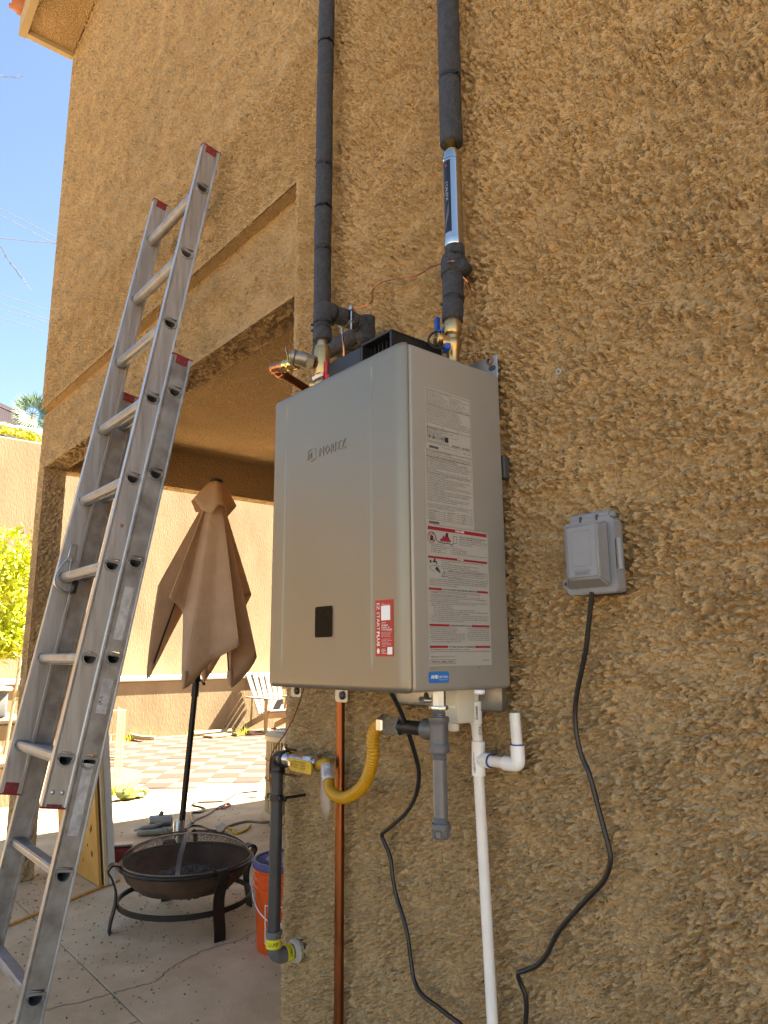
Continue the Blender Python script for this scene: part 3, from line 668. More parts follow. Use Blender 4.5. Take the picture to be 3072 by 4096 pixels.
cordpx('extension_cord', [(-4.4005, 1.8976, 0.0000), (-4.4735, 1.9832, 0.0000), (-4.5519, 2.0689, 0.0000), (-4.4799, 2.0616, 0.0000), (-4.3883, 1.9384, 0.0000)], .009, 'tool_red', 'red plug end of a cord in the sunlit patch', 'plug')
bm = nb(); ico(bm, V((-3.6715, 1.5528, 0.0300)), .04, 2, (1.3, 1, .8), .3, 3); tag(obj('dirt_clod', bm, 'rock', smooth_angle=30, loc=(-3.7936, 1.6181, 0.0000)), 'small brown clod lying by the brown cord', 'stone')

# ------------------------------------------------------------------ plywood, white board, batten
pr_, pl_ = V((-2.965, .425, 0)), V((-3.63, .41, 0))
def sheet(name, a, b, back, h, th, m, label, cat, bev=.002):
    a, b = V(a), V(b); up = V((0, back, h)); nn = (b - a).cross(up).normalized()
    if nn.y < 0: nn = -nn
    t = thing(name, label, cat, a); bm = nb(); obox(bm, (a + b) / 2 + up / 2 + nn * th / 2 + Z * .004, b - a, up, nn * th, bev, 1)
    obj('panel', bm, m, t, 30); return t, a, b, up, nn
t, a, b, up, nn = sheet('plywood_sheet', pr_, pl_, -.178, 1.53, .018, 'plywood', 'orange brown plywood sheet leaning behind the ladder', 'plywood')
rnd = random.Random(7); bm = nb()
for _ in range(26):
    u, v_ = rnd.uniform(.04, .6), rnd.uniform(.02, .75); c = a.lerp(b, u) + up * v_ - nn * .0015 + Z * .004; r1, r2 = rnd.uniform(.006, .014), rnd.uniform(.008, .02)
    d_ = (b - a).normalized(); w_ = up.normalized(); vs = [bm.verts.new(c + d_ * r1 * math.cos(k * .9) + w_ * r2 * math.sin(k * .9)) for k in range(7)]; bm.faces.new(vs)
obj('knot', bm, 'knot', t, 0)
t, *_ = sheet('white_board', (-2.955, .475, 0), (-3.55, .465, 0), -.165, 1.42, .045, 'white_board', 'thick dirty white board leaning behind the plywood sheet', 'board', .004)
bm = nb(); obox(bm, (-2.957, .462 - .075, .66), (.02, 0, 0), (0, -.151, 1.30), V((0, .018, .002)), .001, 1); obj('edge_strip', bm, 'pine', t, 30)
bm = nb(); s0, s1 = V((-2.45, -.50, .006)), V((-3.02, .56, .006)); obox(bm, (s0 + s1) / 2, s1 - s0, (s1 - s0).cross(Z).normalized() * .022, Z * .011, .001, 1)
tag(obj('wooden_batten', bm, 'plywood', smooth_angle=30, loc=s0), 'thin wooden batten lying on the slab between ladder and plywood', 'batten')

# ------------------------------------------------------------------ patio umbrella
ub = V((-3.0, .905, 0)); ua = V((0.0, .160, 2.44)); t = thing('patio_umbrella', 'closed tan patio umbrella on a dark pole under the patio roof', 'umbrella', ub)
us = ua.normalized()
def uax(z): return ub + ua * (z / 2.44)
es = V((.447, .894, 0)); et = V((.894, -.447, 0))             # across the view, towards the viewer
bm = nb(); tube(bm, [uax(.04), uax(1.15)], .019, 16); obj('pole', bm, 'umbrella_metal', t)
bm = nb(); tube(bm, [uax(1.12), uax(2.40)], .016, 12); obj('pole', bm, 'umbrella_metal', t)
bm = nb(); tube(bm, [uax(1.02), uax(1.10), uax(1.13)], [.024, .024, .019], 16); obj('collar', bm, 'umbrella_metal', t)
bm = nb(); box(bm, uax(1.16) + et * .03 - V((.02, .02, .05)), uax(1.16) + et * .03 + V((.02, .02, .06)), .008, 2); tube(bm, [uax(1.13) + et * .04 + es * .02, uax(1.105) + et * .05 + es * .045], .005, 6); ico(bm, uax(1.10) + et * .05 + es * .05, .011, 2); obj('crank', bm, 'umbrella_metal', t)
SP = [(-.31, -.04, 1.13, 'r'), (-.30, .06, 1.725, 'f'), (-.215, -.01, 1.67, 'v'), (-.215, .15, 1.635, 'f'), (-.125, .07, 1.54, 'v'), (-.075, .20, 1.075, 'r'),
      (.085, .13, 1.24, 'm'), (.245, .17, 1.335, 'f'), (.205, .07, 1.33, 'v'), (.225, .03, 1.07, 'r'), (.375, -.02, 1.265, 'f'), (.24, -.10, 1.62, 'v'), (.31, -.16, 1.685, 'f'),
      (.05, -.20, 1.10, 'r'), (-.10, -.28, 1.62, 'f'), (-.16, -.14, 1.5, 'v')]
def spoke(s, i, ztop, rtop):
    a, c, z, k = s; p = []
    n = math.hypot(a, c)
    for q in range(i + 1):
        u = q / i; zz_ = ztop + (z - ztop) * u; e = u ** (1.0 if k != 'r' else 1.25) * 1.0
        rr = rtop * (1 - u) + 1 * u
        p.append(uax(zz_) + (es * a + et * c) * (rtop / max(n, .05) * (1 - e) + e))
    return p
bm = nb(); NU = 16; rows = []
SK = [spoke(q, NU, 2.34, .05) for q in SP]; NS = len(SP)
for k in range(NS):
    for v in range(6):
        f = v / 6; col = []
        for i in range(NU + 1):
            p0, p1, p2, p3 = (SK[(k + d) % NS][i] for d in (-1, 0, 1, 2))
            cr_ = .5 * (2 * p1 + (p2 - p0) * f + (2 * p0 - 5 * p1 + 4 * p2 - p3) * f * f + (3 * p1 - p0 - 3 * p2 + p3) * f ** 3)
            col.append(cr_.lerp(p1.lerp(p2, f), .45))
        rows.append(col)
VR = [[bm.verts.new(p) for p in col] for col in rows]
for k in range(len(VR)):
    a, b = VR[k], VR[(k + 1) % len(VR)]
    for i in range(NU): bm.faces.new((a[i], b[i], b[i + 1], a[i + 1]))
can = obj('canopy', bm, 'canopy', t, 50)
so = can.modifiers.new('thickness', 'SOLIDIFY'); so.thickness = .003; so.offset = 0
bm = nb(); VS = [(-.155, -.02, 2.31), (-.135, .07, 2.305), (-.085, .10, 2.235), (-.07, .12, 2.22), (-.012, .135, 2.20), (-.005, .14, 2.205), (.03, .12, 2.265), (.075, .10, 2.255), (.095, .07, 2.20), (.14, .0, 2.27), (.15, -.03, 2.29), (.10, -.11, 2.23), (-.02, -.15, 2.27), (-.12, -.10, 2.25)]
rows = []
for a, c, z in VS: rows.append([bm.verts.new(uax(2.445 + (z - 2.445) * (q / 6) ** 1.15) + (es * a + et * c) * (.28 * (1 - q / 6) + q / 6)) for q in range(7)])
for k in range(len(rows)):
    a, b = rows[k], rows[(k + 1) % len(rows)]
    for i in range(6): bm.faces.new((a[i], b[i], b[i + 1], a[i + 1]))
bm.faces.new([r_[0] for r_ in rows])
vc = obj('vent_cap', bm, 'canopy', t, 60); so = vc.modifiers.new('thickness', 'SOLIDIFY'); so.thickness = .003; so.offset = 0
bm = nb(); lathe(bm, [(.045, 0), (.047, .008), (.032, .022), (.0, .027)], uax(2.446), us, 18); obj('finial', bm, 'umbrella_metal', t)
for s in SP:
    if s[3] != 'r': continue
    e = uax(s[2] + .045) + (es * s[0] + et * s[1]) * .93
    bm = nb(); tube(bm, [uax(2.28) + (es * s[0] + et * s[1]) * .12, e], .007, 6); obj('rib', bm, 'umbrella_metal', t)
    bm = nb(); tube(bm, [e + Z * .065, e + Z * .03, e - Z * .03 + (es * s[0] + et * s[1]) * .04], [.016, .02, .008], 10); obj('tip_pocket', bm, 'canopy', t)
bb = ub; t = thing('umbrella_base', 'grey round umbrella base with a socket behind the fire pit', 'umbrella base', bb)
bm = nb(); lathe(bm, [(.24, 0), (.245, .03), (.22, .05), (.06, .065)], bb, Z, 32); obj('foot_plate', bm, 'grey_paint', t)
bm = nb(); lathe(bm, [(.034, .06), (.034, .27), (.03, .285), (.021, .287)], bb, Z, 20); obj('socket', bm, 'steel', t)

# ------------------------------------------------------------------ fire pit
fc = V((-2.165, .565, 0)); t = thing('fire_pit', 'rusty black round fire pit on four curved legs with a mesh lid', 'fire pit', fc)
RR = .32; HR = .275
bm = nb(); prof = [(.0, HR - .140), (.14, HR - .136), (.23, HR - .108), (.287, HR - .058), (RR - .012, HR - .01), (RR, HR), (RR, HR + .006), (RR - .016, HR + .003), (.281, HR - .054), (.223, HR - .101), (.132, HR - .128), (.0, HR - .132)]
lathe(bm, prof, fc, Z, 56, cap=False); obj('bowl', bm, 'pit_rust', t)
bm = nb(); tube(bm, [fc + V((RR * math.cos(a), RR * math.sin(a), HR + .003)) for a in np.linspace(0, 2 * math.pi, 65)], .009, 8, cap=False); obj('rim', bm, 'pit_black', t)
bm = nb(); rnd = random.Random(9)
for _ in range(420):
    a, q = rnd.uniform(0, 6.28), math.sqrt(rnd.random()) * .225; s = rnd.uniform(.006, .022)
    ico(bm, fc + V((q * math.cos(a), q * math.sin(a), HR - .112 + .055 * max(0, 1 - (q / .225) ** 2) + rnd.uniform(0, .012))), s, 1, (1, rnd.uniform(.5, 1.6), .7), .3, _)
stuff(obj('ash', bm, 'ash', t, 20))
def dome(r_, a): return fc + V((r_ * math.cos(a), r_ * math.sin(a), HR + .012 + .113 * math.sqrt(max(0, 1 - (r_ / .308) ** 2))))
bm = nb(); N1, N2 = 120, 30
def ring_v(i, j): return dome(.308 * math.sin(math.pi / 2 * i / N2), 2 * math.pi * j / N1)
g = [[ring_v(i, j) for j in range(N1)] for i in range(N2 + 1)]
def dent(p):
    q = p - fc; return p - Z * .02 * math.exp(-((q.x + .05) ** 2 + (q.y + .20) ** 2) / .012)
for i in range(1, N2 + 1):
    tube(bm, [dent(g[i][j % N1]) for j in range(N1 + 1)], .0008, 3, cap=False)
for j in range(N1):
    s = 2 if j % 4 == 0 else (6 if j % 2 == 0 else 13); tube(bm, [dent(g[i][j]) for i in range(s, N2 + 1, 2)], .0008, 3, cap=False)
stuff(obj('mesh_lid', bm, 'pit_rust', t, 0))
for a0 in (math.radians(-63 + 30), math.radians(27 + 30)):
    P = [dent(dome(.310 * math.sin(u), a0 if u > 0 else a0)) + Z * .003 for u in np.linspace(-math.pi / 2, math.pi / 2, 33)]
    P = [fc + V((.310 * math.sin(u) * math.cos(a0), .310 * math.sin(u) * math.sin(a0), HR + .014 + .115 * max(0, math.cos(u)))) for u in np.linspace(-math.pi / 2, math.pi / 2, 33)]
    bm = nb(); s = V((-math.sin(a0), math.cos(a0), 0))
    tube(bm, P, 1, prof=[(-.011, -.0015), (.011, -.0015), (.011, .0015), (-.011, .0015)], up=s); obj('lid_strap', bm, 'lid_strap', t, 30)
bm = nb(); tube(bm, [fc + V((.308 * math.cos(a), .308 * math.sin(a), HR + .014)) for a in np.linspace(0, 2 * math.pi, 65)], .005, 6, cap=False); obj('lid_ring', bm, 'pit_rim', t)
for px, py in ((470,2033),(258,2015),(353,1938),(532,1958)):
    f_ = V({470: (-1.8362, 0.5734, 0.0000), 258: (-2.2352, 0.2709, 0.0000), 353: (-2.5736, 0.6344, 0.0000), 532: (-2.1479, 0.8984, 0.0000)}[px]); d = (f_ - fc); d.z = 0; d.normalize()
    P = smooth([fc + d * .350 + Z * .0, fc + d * .345 + Z * .05, fc + d * .330 + Z * .12, fc + d * .330 + Z * .18, fc + d * .352 + Z * .24, fc + d * .372 + Z * .275, fc + d * .352 + Z * .300, fc + d * .316 + Z * .292], 5)
    bm = nb(); tube(bm, P, 1, prof=[(-.028, -.004), (.028, -.004), (.028, .004), (-.028, .004)], up=d.cross(Z)); obj('leg', bm, 'pit_black', t, 30)
bm = nb(); tube(bm, [fc + V((.318 * math.cos(a), .318 * math.sin(a), .115)) for a in np.linspace(0, 2 * math.pi, 65)], 1, cap=False, prof=[(-.004, -.012), (.004, -.012), (.004, .012), (-.004, .012)], up=X); obj('leg_ring', bm, 'pit_black', t, 30)

# ------------------------------------------------------------------ bucket
kc = V((-1.575, .773, 0)); t = thing('bucket', 'orange plastic bucket with a dark blue lid between fire pit and grey pipe', 'bucket', kc)
bm = nb(); lathe(bm, [(.126, 0), (.130, .006), (.139, .25), (.150, .253), (.150, .262), (.142, .266), (.143, .285), (.150, .288), (.150, .296), (.143, .300), (.144, .315), (.150, .318), (.150, .326), (.145, .33), (.146, .355)], kc, Z, 48); obj('body', bm, 'bucket_orange', t)
bm = nb(); lathe(bm, [(.152, .340), (.157, .343), (.157, .362), (.152, .371), (.142, .371), (.138, .362), (.100, .362), (.096, .369), (.0, .369)], kc, Z, 48)
for k in range(36):
    a = k * math.pi / 18; d = V((math.cos(a), math.sin(a), 0)); obox(bm, kc + d * .119 + Z * .3645, d * .036, d.cross(Z) * .005, Z * .007)
obj('lid', bm, 'lid_blue', t)
hd = V((-.50, -.87, 0)).normalized(); hs = hd.cross(Z)
bm = nb(); P = [kc + hs * (.152 * math.cos(a)) + Z * (.30 - .19 * math.sin(a)) + hd * (.06 + .10 * math.sin(a)) for a in np.linspace(0, math.pi, 25)]
tube(bm, smooth([kc - es * .152 + Z * .30, kc - es * .16 + et * .02 + Z * .27, kc - es * .135 + et * .10 + Z * .19, kc - es * .06 + et * .145 + Z * .135, kc + es * .03 + et * .15 + Z * .125, kc + es * .12 + et * .10 + Z * .19, kc + es * .153 + Z * .30], 5), .0028, 6); obj('handle', bm, 'steel', t)
def onb(a, z): # point just proud of the bucket's side: a = angle from viewer axis
    r_ = .1303 + (.139 - .1303) * (z - .006) / .244 + .0012; return kc + et * (r_ * math.cos(a)) + es * (r_ * math.sin(a)) + Z * z
bm = nb()
def patch(pts):
    bm.faces.new([bm.verts.new(onb(a, z)) for a, z in pts])
A0, A1, z0, z1 = -.86, .30, .045, .205; w_ = .035
for k in range(14):
    u0, u1 = A0 + (A1 - A0) * k / 14, A0 + (A1 - A0) * (k + 1) / 14
    patch([(u0, z0), (u1, z0), (u1, z0 + .004), (u0, z0 + .004)]); patch([(u0, z1 - .004), (u1, z1 - .004), (u1, z1), (u0, z1)])
for u in (A0, A1 - w_): patch([(u, z0), (u + w_, z0), (u + w_, z1), (u, z1)])
tb = nb()
text(tb, 'THE', (-.045, .035, 0), X, Y, h=.026, bold=.02); text(tb, 'HOME', (-.075, -.012, 0), X, Y, h=.034, bold=.03); text(tb, 'DEPOT', (-.082, -.058, 0), X, Y, h=.034, bold=.03)
ca, sa = math.cos(math.radians(40)), math.sin(math.radians(40)); vm = {}
for v in tb.verts:
    x, y = v.co.x * .78, v.co.y * .78; xr, yr = x * ca - y * sa, x * sa + y * ca; vm[v] = bm.verts.new(onb((A0 + A1) / 2 + xr / .138, .125 + yr))
for f in tb.faces: bm.faces.new([vm[v] for v in f.verts])
tb.free(); obj('logo_print', bm, 'sticker_white', t, 0)

# ------------------------------------------------------------------ extension ladder
LS = .168; lu = V((0, LS, 1)).normalized(); ln_ = V((0, 1, -LS)).normalized()        # along the ladder, towards the wall
lad = thing('extension_ladder', 'worn aluminium extension ladder leaning on the stucco wall', 'ladder', (-1.16, -.55, 0))
def lpt(x, z, y0): return V((x, LS * z + y0, z))
def dprof(r):
    return [(r * math.cos(math.radians(a)), r * math.sin(math.radians(a)) * .95 + r * .45) for a in range(180, 361, 15)]
RR_ = .0215
def dfull(r=RR_):
    return dprof(r) + [(r, r * .66), (r * .84, r * .80), (-r * .84, r * .80), (-r, r * .66)]
def rail(name, x, z0, z1, y0, side, m, holes, dep=.072):
    """I-section side rail with D-shaped rung holes; side = +1 when the outer face looks towards +x"""
    h = dep / 2; w_ = .0235; t_ = .0042; o = side; e = h - .0135
    bm = nb(); L_ = lu * ((z1 - z0) / lu.z)
    for s in (1, -1):
        prof = [(0, s * h), (w_, s * h), (w_, s * (h - .009)), (.0215, s * (h - .010)), (.0215, s * e), (.0016, s * e), (.0016, s * (h - .0075)), (.0006, s * (h - .0065)), (.0, s * (h - .005))]
        prism(bm, [(-o * p[0], p[1]) for p in prof], lpt(x, z0, y0), X, ln_, L_)
    D = dfull(RR_ * 1.02); n = len(D); ce = .0285
    for xo in (.0016, .0215):
        def vt(u, b, zc): return bm.verts.new(lpt(x - o * xo, zc, y0) + ln_ * b + lu * u)
        cells = sorted(holes); prev = z0
        for zc in cells:
            if zc - .03 < z0 or zc + .03 > z1: continue
            za, zb = zc - ce * lu.z, zc + ce * lu.z
            bm.faces.new([bm.verts.new(lpt(x - o * xo, q, y0) + ln_ * b) for q, b in ((prev, -e), (prev, e), (za, e), (za, -e))])
            inn, out = [], []
            for a, b in D:
                k = min(e / abs(a) if abs(a) > 1e-6 else 9, ce / abs(b) if abs(b) > 1e-6 else 9)
                inn.append(vt(b, a, zc)); out.append(vt(b * k, a * k, zc))
            cor = [(e, ce), (-e, ce), (-e, -ce), (e, -ce)]
            for i in range(n):
                j = (i + 1) % n; A, B = D[i], D[j]; f = [inn[i], inn[j], out[j], out[i]]
                for ca, cb in cor:                       # corner lies between two rays
                    s1 = A[0] * cb - A[1] * ca; s2 = ca * B[1] - cb * B[0]
                    if s1 > 1e-9 and s2 > 1e-9: f = [inn[i], inn[j], out[j], vt(cb, ca, zc), out[i]]
                bm.faces.new(f)
            prev = zb
        bm.faces.new([bm.verts.new(lpt(x - o * xo, q, y0) + ln_ * b) for q, b in ((prev, -e), (prev, e), (z1, e), (z1, -e))])
    return obj(name, bm, m, lad, 30)
FY, BY = -.606, -.536
XR, XL = -.918, -1.42
XRb, XLb = -.908, -1.432
FH = [3.04 - .2955 * k for k in range(8)]; BH = [2.192 - .3085 * k if k < 7 else .055 for k in range(8)]
rail('rail', XR, .845, 3.235, FY, 1, 'aluminium', FH); rail('rail', XL, .82, 3.25, FY, -1, 'aluminium', [])
rail('rail', XRb, .02, 2.335, BY, 1, 'aluminium_worn', BH); rail('rail', XLb, .02, 2.335, BY, -1, 'aluminium_worn', [])
def rung(z, y0, xr, xl, first):
    c = lpt(0, z, y0); r = RR_; bm = nb(); yy, zz_ = ln_, lu
    po = dfull()
    pi_ = [(a * .86, (b - .1 * r) * .84 + .0008) for a, b in po]
    rows = []
    for x, P in ((xr + .0015, pi_), (xr + .0015, po), (xl - .0015, po)):
        rows.append([bm.verts.new(V((x, c.y, c.z)) + yy * a + zz_ * b) for a, b in P])
    rows.insert(0, [bm.verts.new(V((xr - .30, c.y, c.z)) + yy * a + zz_ * b) for a, b in pi_])
    n = len(po)
    for A, B in zip(rows, rows[1:]):
        for k in range(n): bm.faces.new((A[k], A[(k + 1) % n], B[(k + 1) % n], B[k]))
    bm.faces.new(rows[0])
    for k in range(9):                                        # tread ribs
        a = -r * .8 + k * r * .2; obox(bm, V(((xr + xl) / 2, c.y, c.z)) + yy * a + zz_ * (r * .80 + .0006), X * (xr - xl - .05), yy * .0016, zz_ * .0014)
    for k in range(5):
        b = r * .25 - k * r * .22; a = -math.sqrt(max(0, r * r - ((b - r * .45) / .95) ** 2)) if b < r * .45 else -r
        obox(bm, V(((xr + xl) / 2, c.y, c.z)) + yy * (a - .0002) + zz_ * b, X * (xr - xl - .05), zz_ * .0016, yy * .0012)
    ro = obj('rung', bm, first, lad, 35)
    for x, s in ((xr + .0005, 1), (xl - .0005, -1), (xr - .0205, -1), (xl + .0205, 1)):
        bm = nb(); P = [V((x, c.y, c.z)) + yy * a * 1.13 + zz_ * (b * 1.13 - .0006) for a, b in po]; tube(bm, P + [P[0], P[1]], .0036, 6, cap=False); 
        if s * (1 if x > -1.1 else -1) > 0 or True:
            o = obj('swaged_collar', bm, first, lad, 60); o.parent = ro
for z_ in FH: rung(z_, FY, XR - .0016, XL + .0016, 'aluminium_worn')
for z_ in BH: rung(z_, BY, XRb - .0016, XLb + .0016, 'aluminium_worn')
def capl(x, z, y0, side, dz, label=None, h=.030):
    bm = nb(); c = lpt(x, z, y0); o = side
    obox(bm, c - X * o * .0118 + lu * dz * .002, X * .0245, ln_ * .079, lu * .006, .0015, 1)
    obox(bm, c - X * o * .0005 - lu * dz * h / 2, X * .0030, ln_ * .044, lu * h, .001, 1)
    ob = obj('end_cap', bm, 'cap_red', lad, 30)
    for s in (-.012, .012):
        b2 = nb(); cyl(b2, c - lu * dz * h * .55 + ln_ * s + X * o * .0008, c - lu * dz * h * .55 + ln_ * s + X * o * .0022, .0042, 10); r_ = obj('rivet', b2, 'fence_metal', lad); r_.parent = ob
capl(XR, 3.235, FY, 1, 1); capl(XR, .845, FY, 1, -1, h=.008); capl(XRb, 2.335, BY, 1, 1); capl(XLb + .0225, 2.335, BY, 1, 1); capl(XL + .0225, .82, FY, 1, -1, h=.036); capl(XL + .0225, 3.25, FY, 1, 1)
for s in (-.014, .014):
    bm = nb(); c = lpt(XR - .0018, .885, FY) + ln_ * s; lathe(bm, [(.007, 0), (.0062, .003), (.003, .0045), (0, .005)], c, X, 12); obj('rivet', bm, 'steel', lad)
bm = nb(); c = lpt(XR - .0018, 1.70, FY); lathe(bm, [(.006, 0), (.006, .003), (.002, .005)], c, X, 8); obj('rivet', bm, 'wall_screw', lad)
# worn stickers on the base rail's outer face
def rsticker(z0, z1, hw, m='old_sticker'):
    bm = nb(); c0, c1 = lpt(XRb - .0011, z0, BY), lpt(XRb - .0011, z1, BY); n_ = rnd; N = 10
    L_ = [c0.lerp(c1, k / N) for k in range(N + 1)]
    for a, b in zip(L_, L_[1:]): bm.faces.new([bm.verts.new(q) for q in (a - ln_ * hw, a + ln_ * (hw + rnd.uniform(-.002, 0)), b + ln_ * (hw + rnd.uniform(-.002, 0)), b - ln_ * hw)])
    obj('worn_sticker', bm, m, lad, 0)
rsticker(.76, .96, .016); rsticker(1.105, 1.21, .017); rsticker(1.33, 1.50, .016)
bm = nb(); c = lpt(XRb - .0008, 1.145, BY); text(bm, '(A..L', c - ln_ * .006 - lu * .015, lu, -ln_, h=.010, bold=.01); obj('sticker_print', bm, 'print_black', lad, 0)
# rung lock on the inside of the left fly rail
lc = lpt(XL + .0235, 1.66, FY)
bm = nb(); obox(bm, lc + X * .004, X * .004, ln_ * .026, lu * .07, .002, 1); obj('rung_lock', bm, 'steel', lad)
lk = lad
for pts in ([(.012, -.012, -.02), (.014, -.035, -.07), (.016, -.038, -.125), (.016, .01, -.15), (.016, .03, -.125)], [(.014, .0, -.02), (.02, .004, -.10)], [(.014, .01, -.02), (.02, .045, -.075)]):
    bm = nb(); tube(bm, smooth([lc + X * a + ln_ * b + lu * c for a, b, c in pts], 4), .0035, 6); obj('lock_wire', bm, 'steel', lad)
bm = nb(); obox(bm, lc + X * .03 + ln_ * .03 - lu * .125, X * .03, ln_ * .018, lu * .05, .004, 1); obj('lock_finger', bm, 'black_plastic', lad)
for x in (XRb, XLb):
    s = 1 if x == XRb else -1
    bm = nb(); box(bm, (x - s * .012 - .03, -.60, 0), (x - s * .012 + .03, -.47, .014), .005, 1); box(bm, (x - s * .012 - .004, -.56, .01), (x - s * .012 + .004, -.51, .08), .002, 1); obj('foot', bm, 'black_plastic', lad, 30)

# ------------------------------------------------------------------ water heater
YF, YS, YB, ZB, ZT, W = -.3119, -.2965, -.03, 1.212, 1.869, .465
wh = thing('water_heater', 'silver grey tankless water heater hung on the stucco wall', 'water heater', (W / 2, YB, ZB))
def heater_cover():
    pr = []                                               # plan outline from left seam round the front to right seam
    rx, ry = .027, .0150
    for a in range(0, 91, 10): a_ = math.radians(a); pr.append((rx - rx * math.cos(a_), YF + ry - ry * math.sin(a_)))
    grooves = (.0655, .3735)
    xsx = sorted([rx + .002] + [g + d for g in grooves for d in (-.008, -.006, -.003, -.001, 0, .0007, .0014, .0022, .005)] + list(np.linspace(.09, .35, 12)) + [W - rx - .002])
    for x in xsx: pr.append((x, YF))
    for a in range(90, -1, -10): a_ = math.radians(a); pr.append((W - rx + rx * math.cos(a_), YF + ry - ry * math.sin(a_)))
    pr = [(0, YS)] + pr[1:-1] + [(W, YS)]
    re = .011
    zr = [(ZB + re - re * math.cos(math.radians(a)), re * (1 - math.sin(math.radians(a)))) for a in range(0, 91, 15)]
    zrow = zr + [(z, 0) for z in np.linspace(1.235, 1.85, 42)] + [(ZT - (z - ZB), e) for z, e in zr[::-1]]
    bm = nb(); rows = []
    def gd(x, z):
        d = 0
        f = min(1, max(0, (z - 1.25) / .03)) * min(1, max(0, (1.842 - z) / .02))
        for g in grooves:
            q = x - g
            if -.006 < q < .0022: d += .0050 * f * ((q + .006) / .006 if q < 0 else 1 - q / .0022)
        return d
    for z, e in zrow:
        row = []
        for k, (x, y) in enumerate(pr):
            cx = min(max(x, .03), W - .03); n = V((x - cx, (y - (YF + .0152)) * 1.6 if y < YS - 1e-4 else 0, 0))
            n = n.normalized() if n.length > 1e-6 else V((0, -1, 0))
            if .03 <= x <= W - .03: n = V((0, -1, 0))
            row.append(bm.verts.new(V((x, y + gd(x, z), z)) - n * e))
        rows.append(row)
    for a, b in zip(rows, rows[1:]):
        for k in range(len(a) - 1): bm.faces.new((a[k], a[k + 1], b[k + 1], b[k]))
    bm.faces.new(rows[0][::-1]); bm.faces.new(rows[-1])
    for k in (0, -1):                                        # returned rear edge of the cover
        col = [r_[k] for r_ in rows]; b = [bm.verts.new(v.co + V((.004 if k == 0 else -.004, .004, 0))) for v in col]
        for i in range(len(col) - 1): bm.faces.new((col[i], b[i], b[i + 1], col[i + 1]))
    return bm
obj('front_cover', heater_cover(), 'heater_paint', wh, 28)
bm = nb(); box(bm, (.0015, YS + .0015, ZB + .001), (W - .0012, YB, ZT - .0015), .009, 3); obj('casing', bm, 'heater_body', wh, 35)
# window, embossed name and mark
bm = nb(); prism(bm, rrect(.066, .067, .006, 4, .219, 1.345), (0, YF - .0008, 0), X, Z, Y * .004); obj('window_frame', bm, 'heater_paint', wh, 30)
bm = nb(); prism(bm, rrect(.061, .062, .005, 4, .219, 1.345), (0, YF - .0011, 0), X, Z, Y * .004); obj('window', bm, 'black_gloss', wh, 30)
bm = nb()
def emb(s, x, z, h, wd):
    text(bm, s, (x, YF - .0008, z), X, Z, h=h, wid=wd, ext=.0006, bold=.006)
emb('NORITZ', .196, 1.6945, .0195, .093)
lob = []
for cx, cz, a0, a1 in ((.1585, 1.7095, 100, 200), (.1585, 1.6985, 160, 275), (.1675, 1.6965, 235, 305), (.1765, 1.6985, 265, 380), (.1765, 1.7095, -20, 80), (.1675, 1.7115, 55, 125)):
    for a in np.linspace(a0, a1, 7): lob.append(V((cx + .0062 * math.cos(math.radians(a)), YF - .0004, cz + .0066 * math.sin(math.radians(a)))))
tube(bm, lob + [lob[0]], .0009, 5, cap=False); text(bm, 'N', (.1565, YF - .0008, 1.6965), X, Z, h=.0145, wid=.011, ext=.0006)
obj('embossed_name', bm, 'heater_paint', wh, 30)
# red sticker on the front (code squares left blank)
ey = YF - .0005
bm = nb(); quad(bm, (.3825, ey, 1.276), X, Z, .0505, .1015); st = obj('red_sticker', bm, 'sticker_red', wh, 0)
bm = nb(); ey2 = ey - .0004
quad(bm, (.3995, ey2, 1.3405), X, Z, .0255, .0265); quad(bm, (.4165, ey2, 1.2795), X, Z, .0135, .0130)
text(bm, 'EZ START', (.387, ey2, 1.3725), -Z, X, h=.0078, wid=.050); text(bm, 'PLUS', (.387, ey2, 1.3205), -Z, X, h=.0078, wid=.0265, bold=.035)
prism(bm, rrect(.007, .0095, .0034, 4, .3907, 1.2855), (0, ey2, 0), X, Z, Y * .0002)
for s, z, wd, h in (('SCAN TO', 1.3702, .0085, .0013), ('DOWNLOAD THE APP', 1.3682, .022, .0013), ('NORITZ', 1.3352, .013, .0017), ('GET MORE', 1.3300, .018, .0030), ('CONTROL OF', 1.3260, .0225, .0030), ('YOUR TANKLESS', 1.3220, .0295, .0030),
                    ('Scan the QR code above to', 1.3185, .029, .0014), ('download the Noritz EZ', 1.3160, .025, .0014), ('Start Plus App from the', 1.3135, .025, .0014), ('App Store or Google Play.', 1.3110, .0265, .0014), ('The Noritz EZ Start Plus', 1.3060, .0255, .0014), ('app allows you to set water', 1.3035, .029, .0014), ('heater temperature,', 1.3010, .021, .0014),
                    ('scheduling, and monitoring', 1.2985, .0265, .0014), ('and more via Bluetooth', 1.2960, .0265, .0014), ('connectivity.', 1.2935, .013, .0014), ('SCAN TO', 1.2880, .011, .0017), ('REGISTER', 1.2856, .0125, .0017), ('YOUR', 1.2832, .0075, .0017), ('WARRANTY', 1.2808, .0155, .0017)):
    text(bm, s, (.4000, ey2, z), X, Z, h=h, wid=wd, bold=.015 if h > .0016 else 0)
pr2 = obj('sticker_print', bm, 'sticker_white', wh, 0); pr2.parent = st

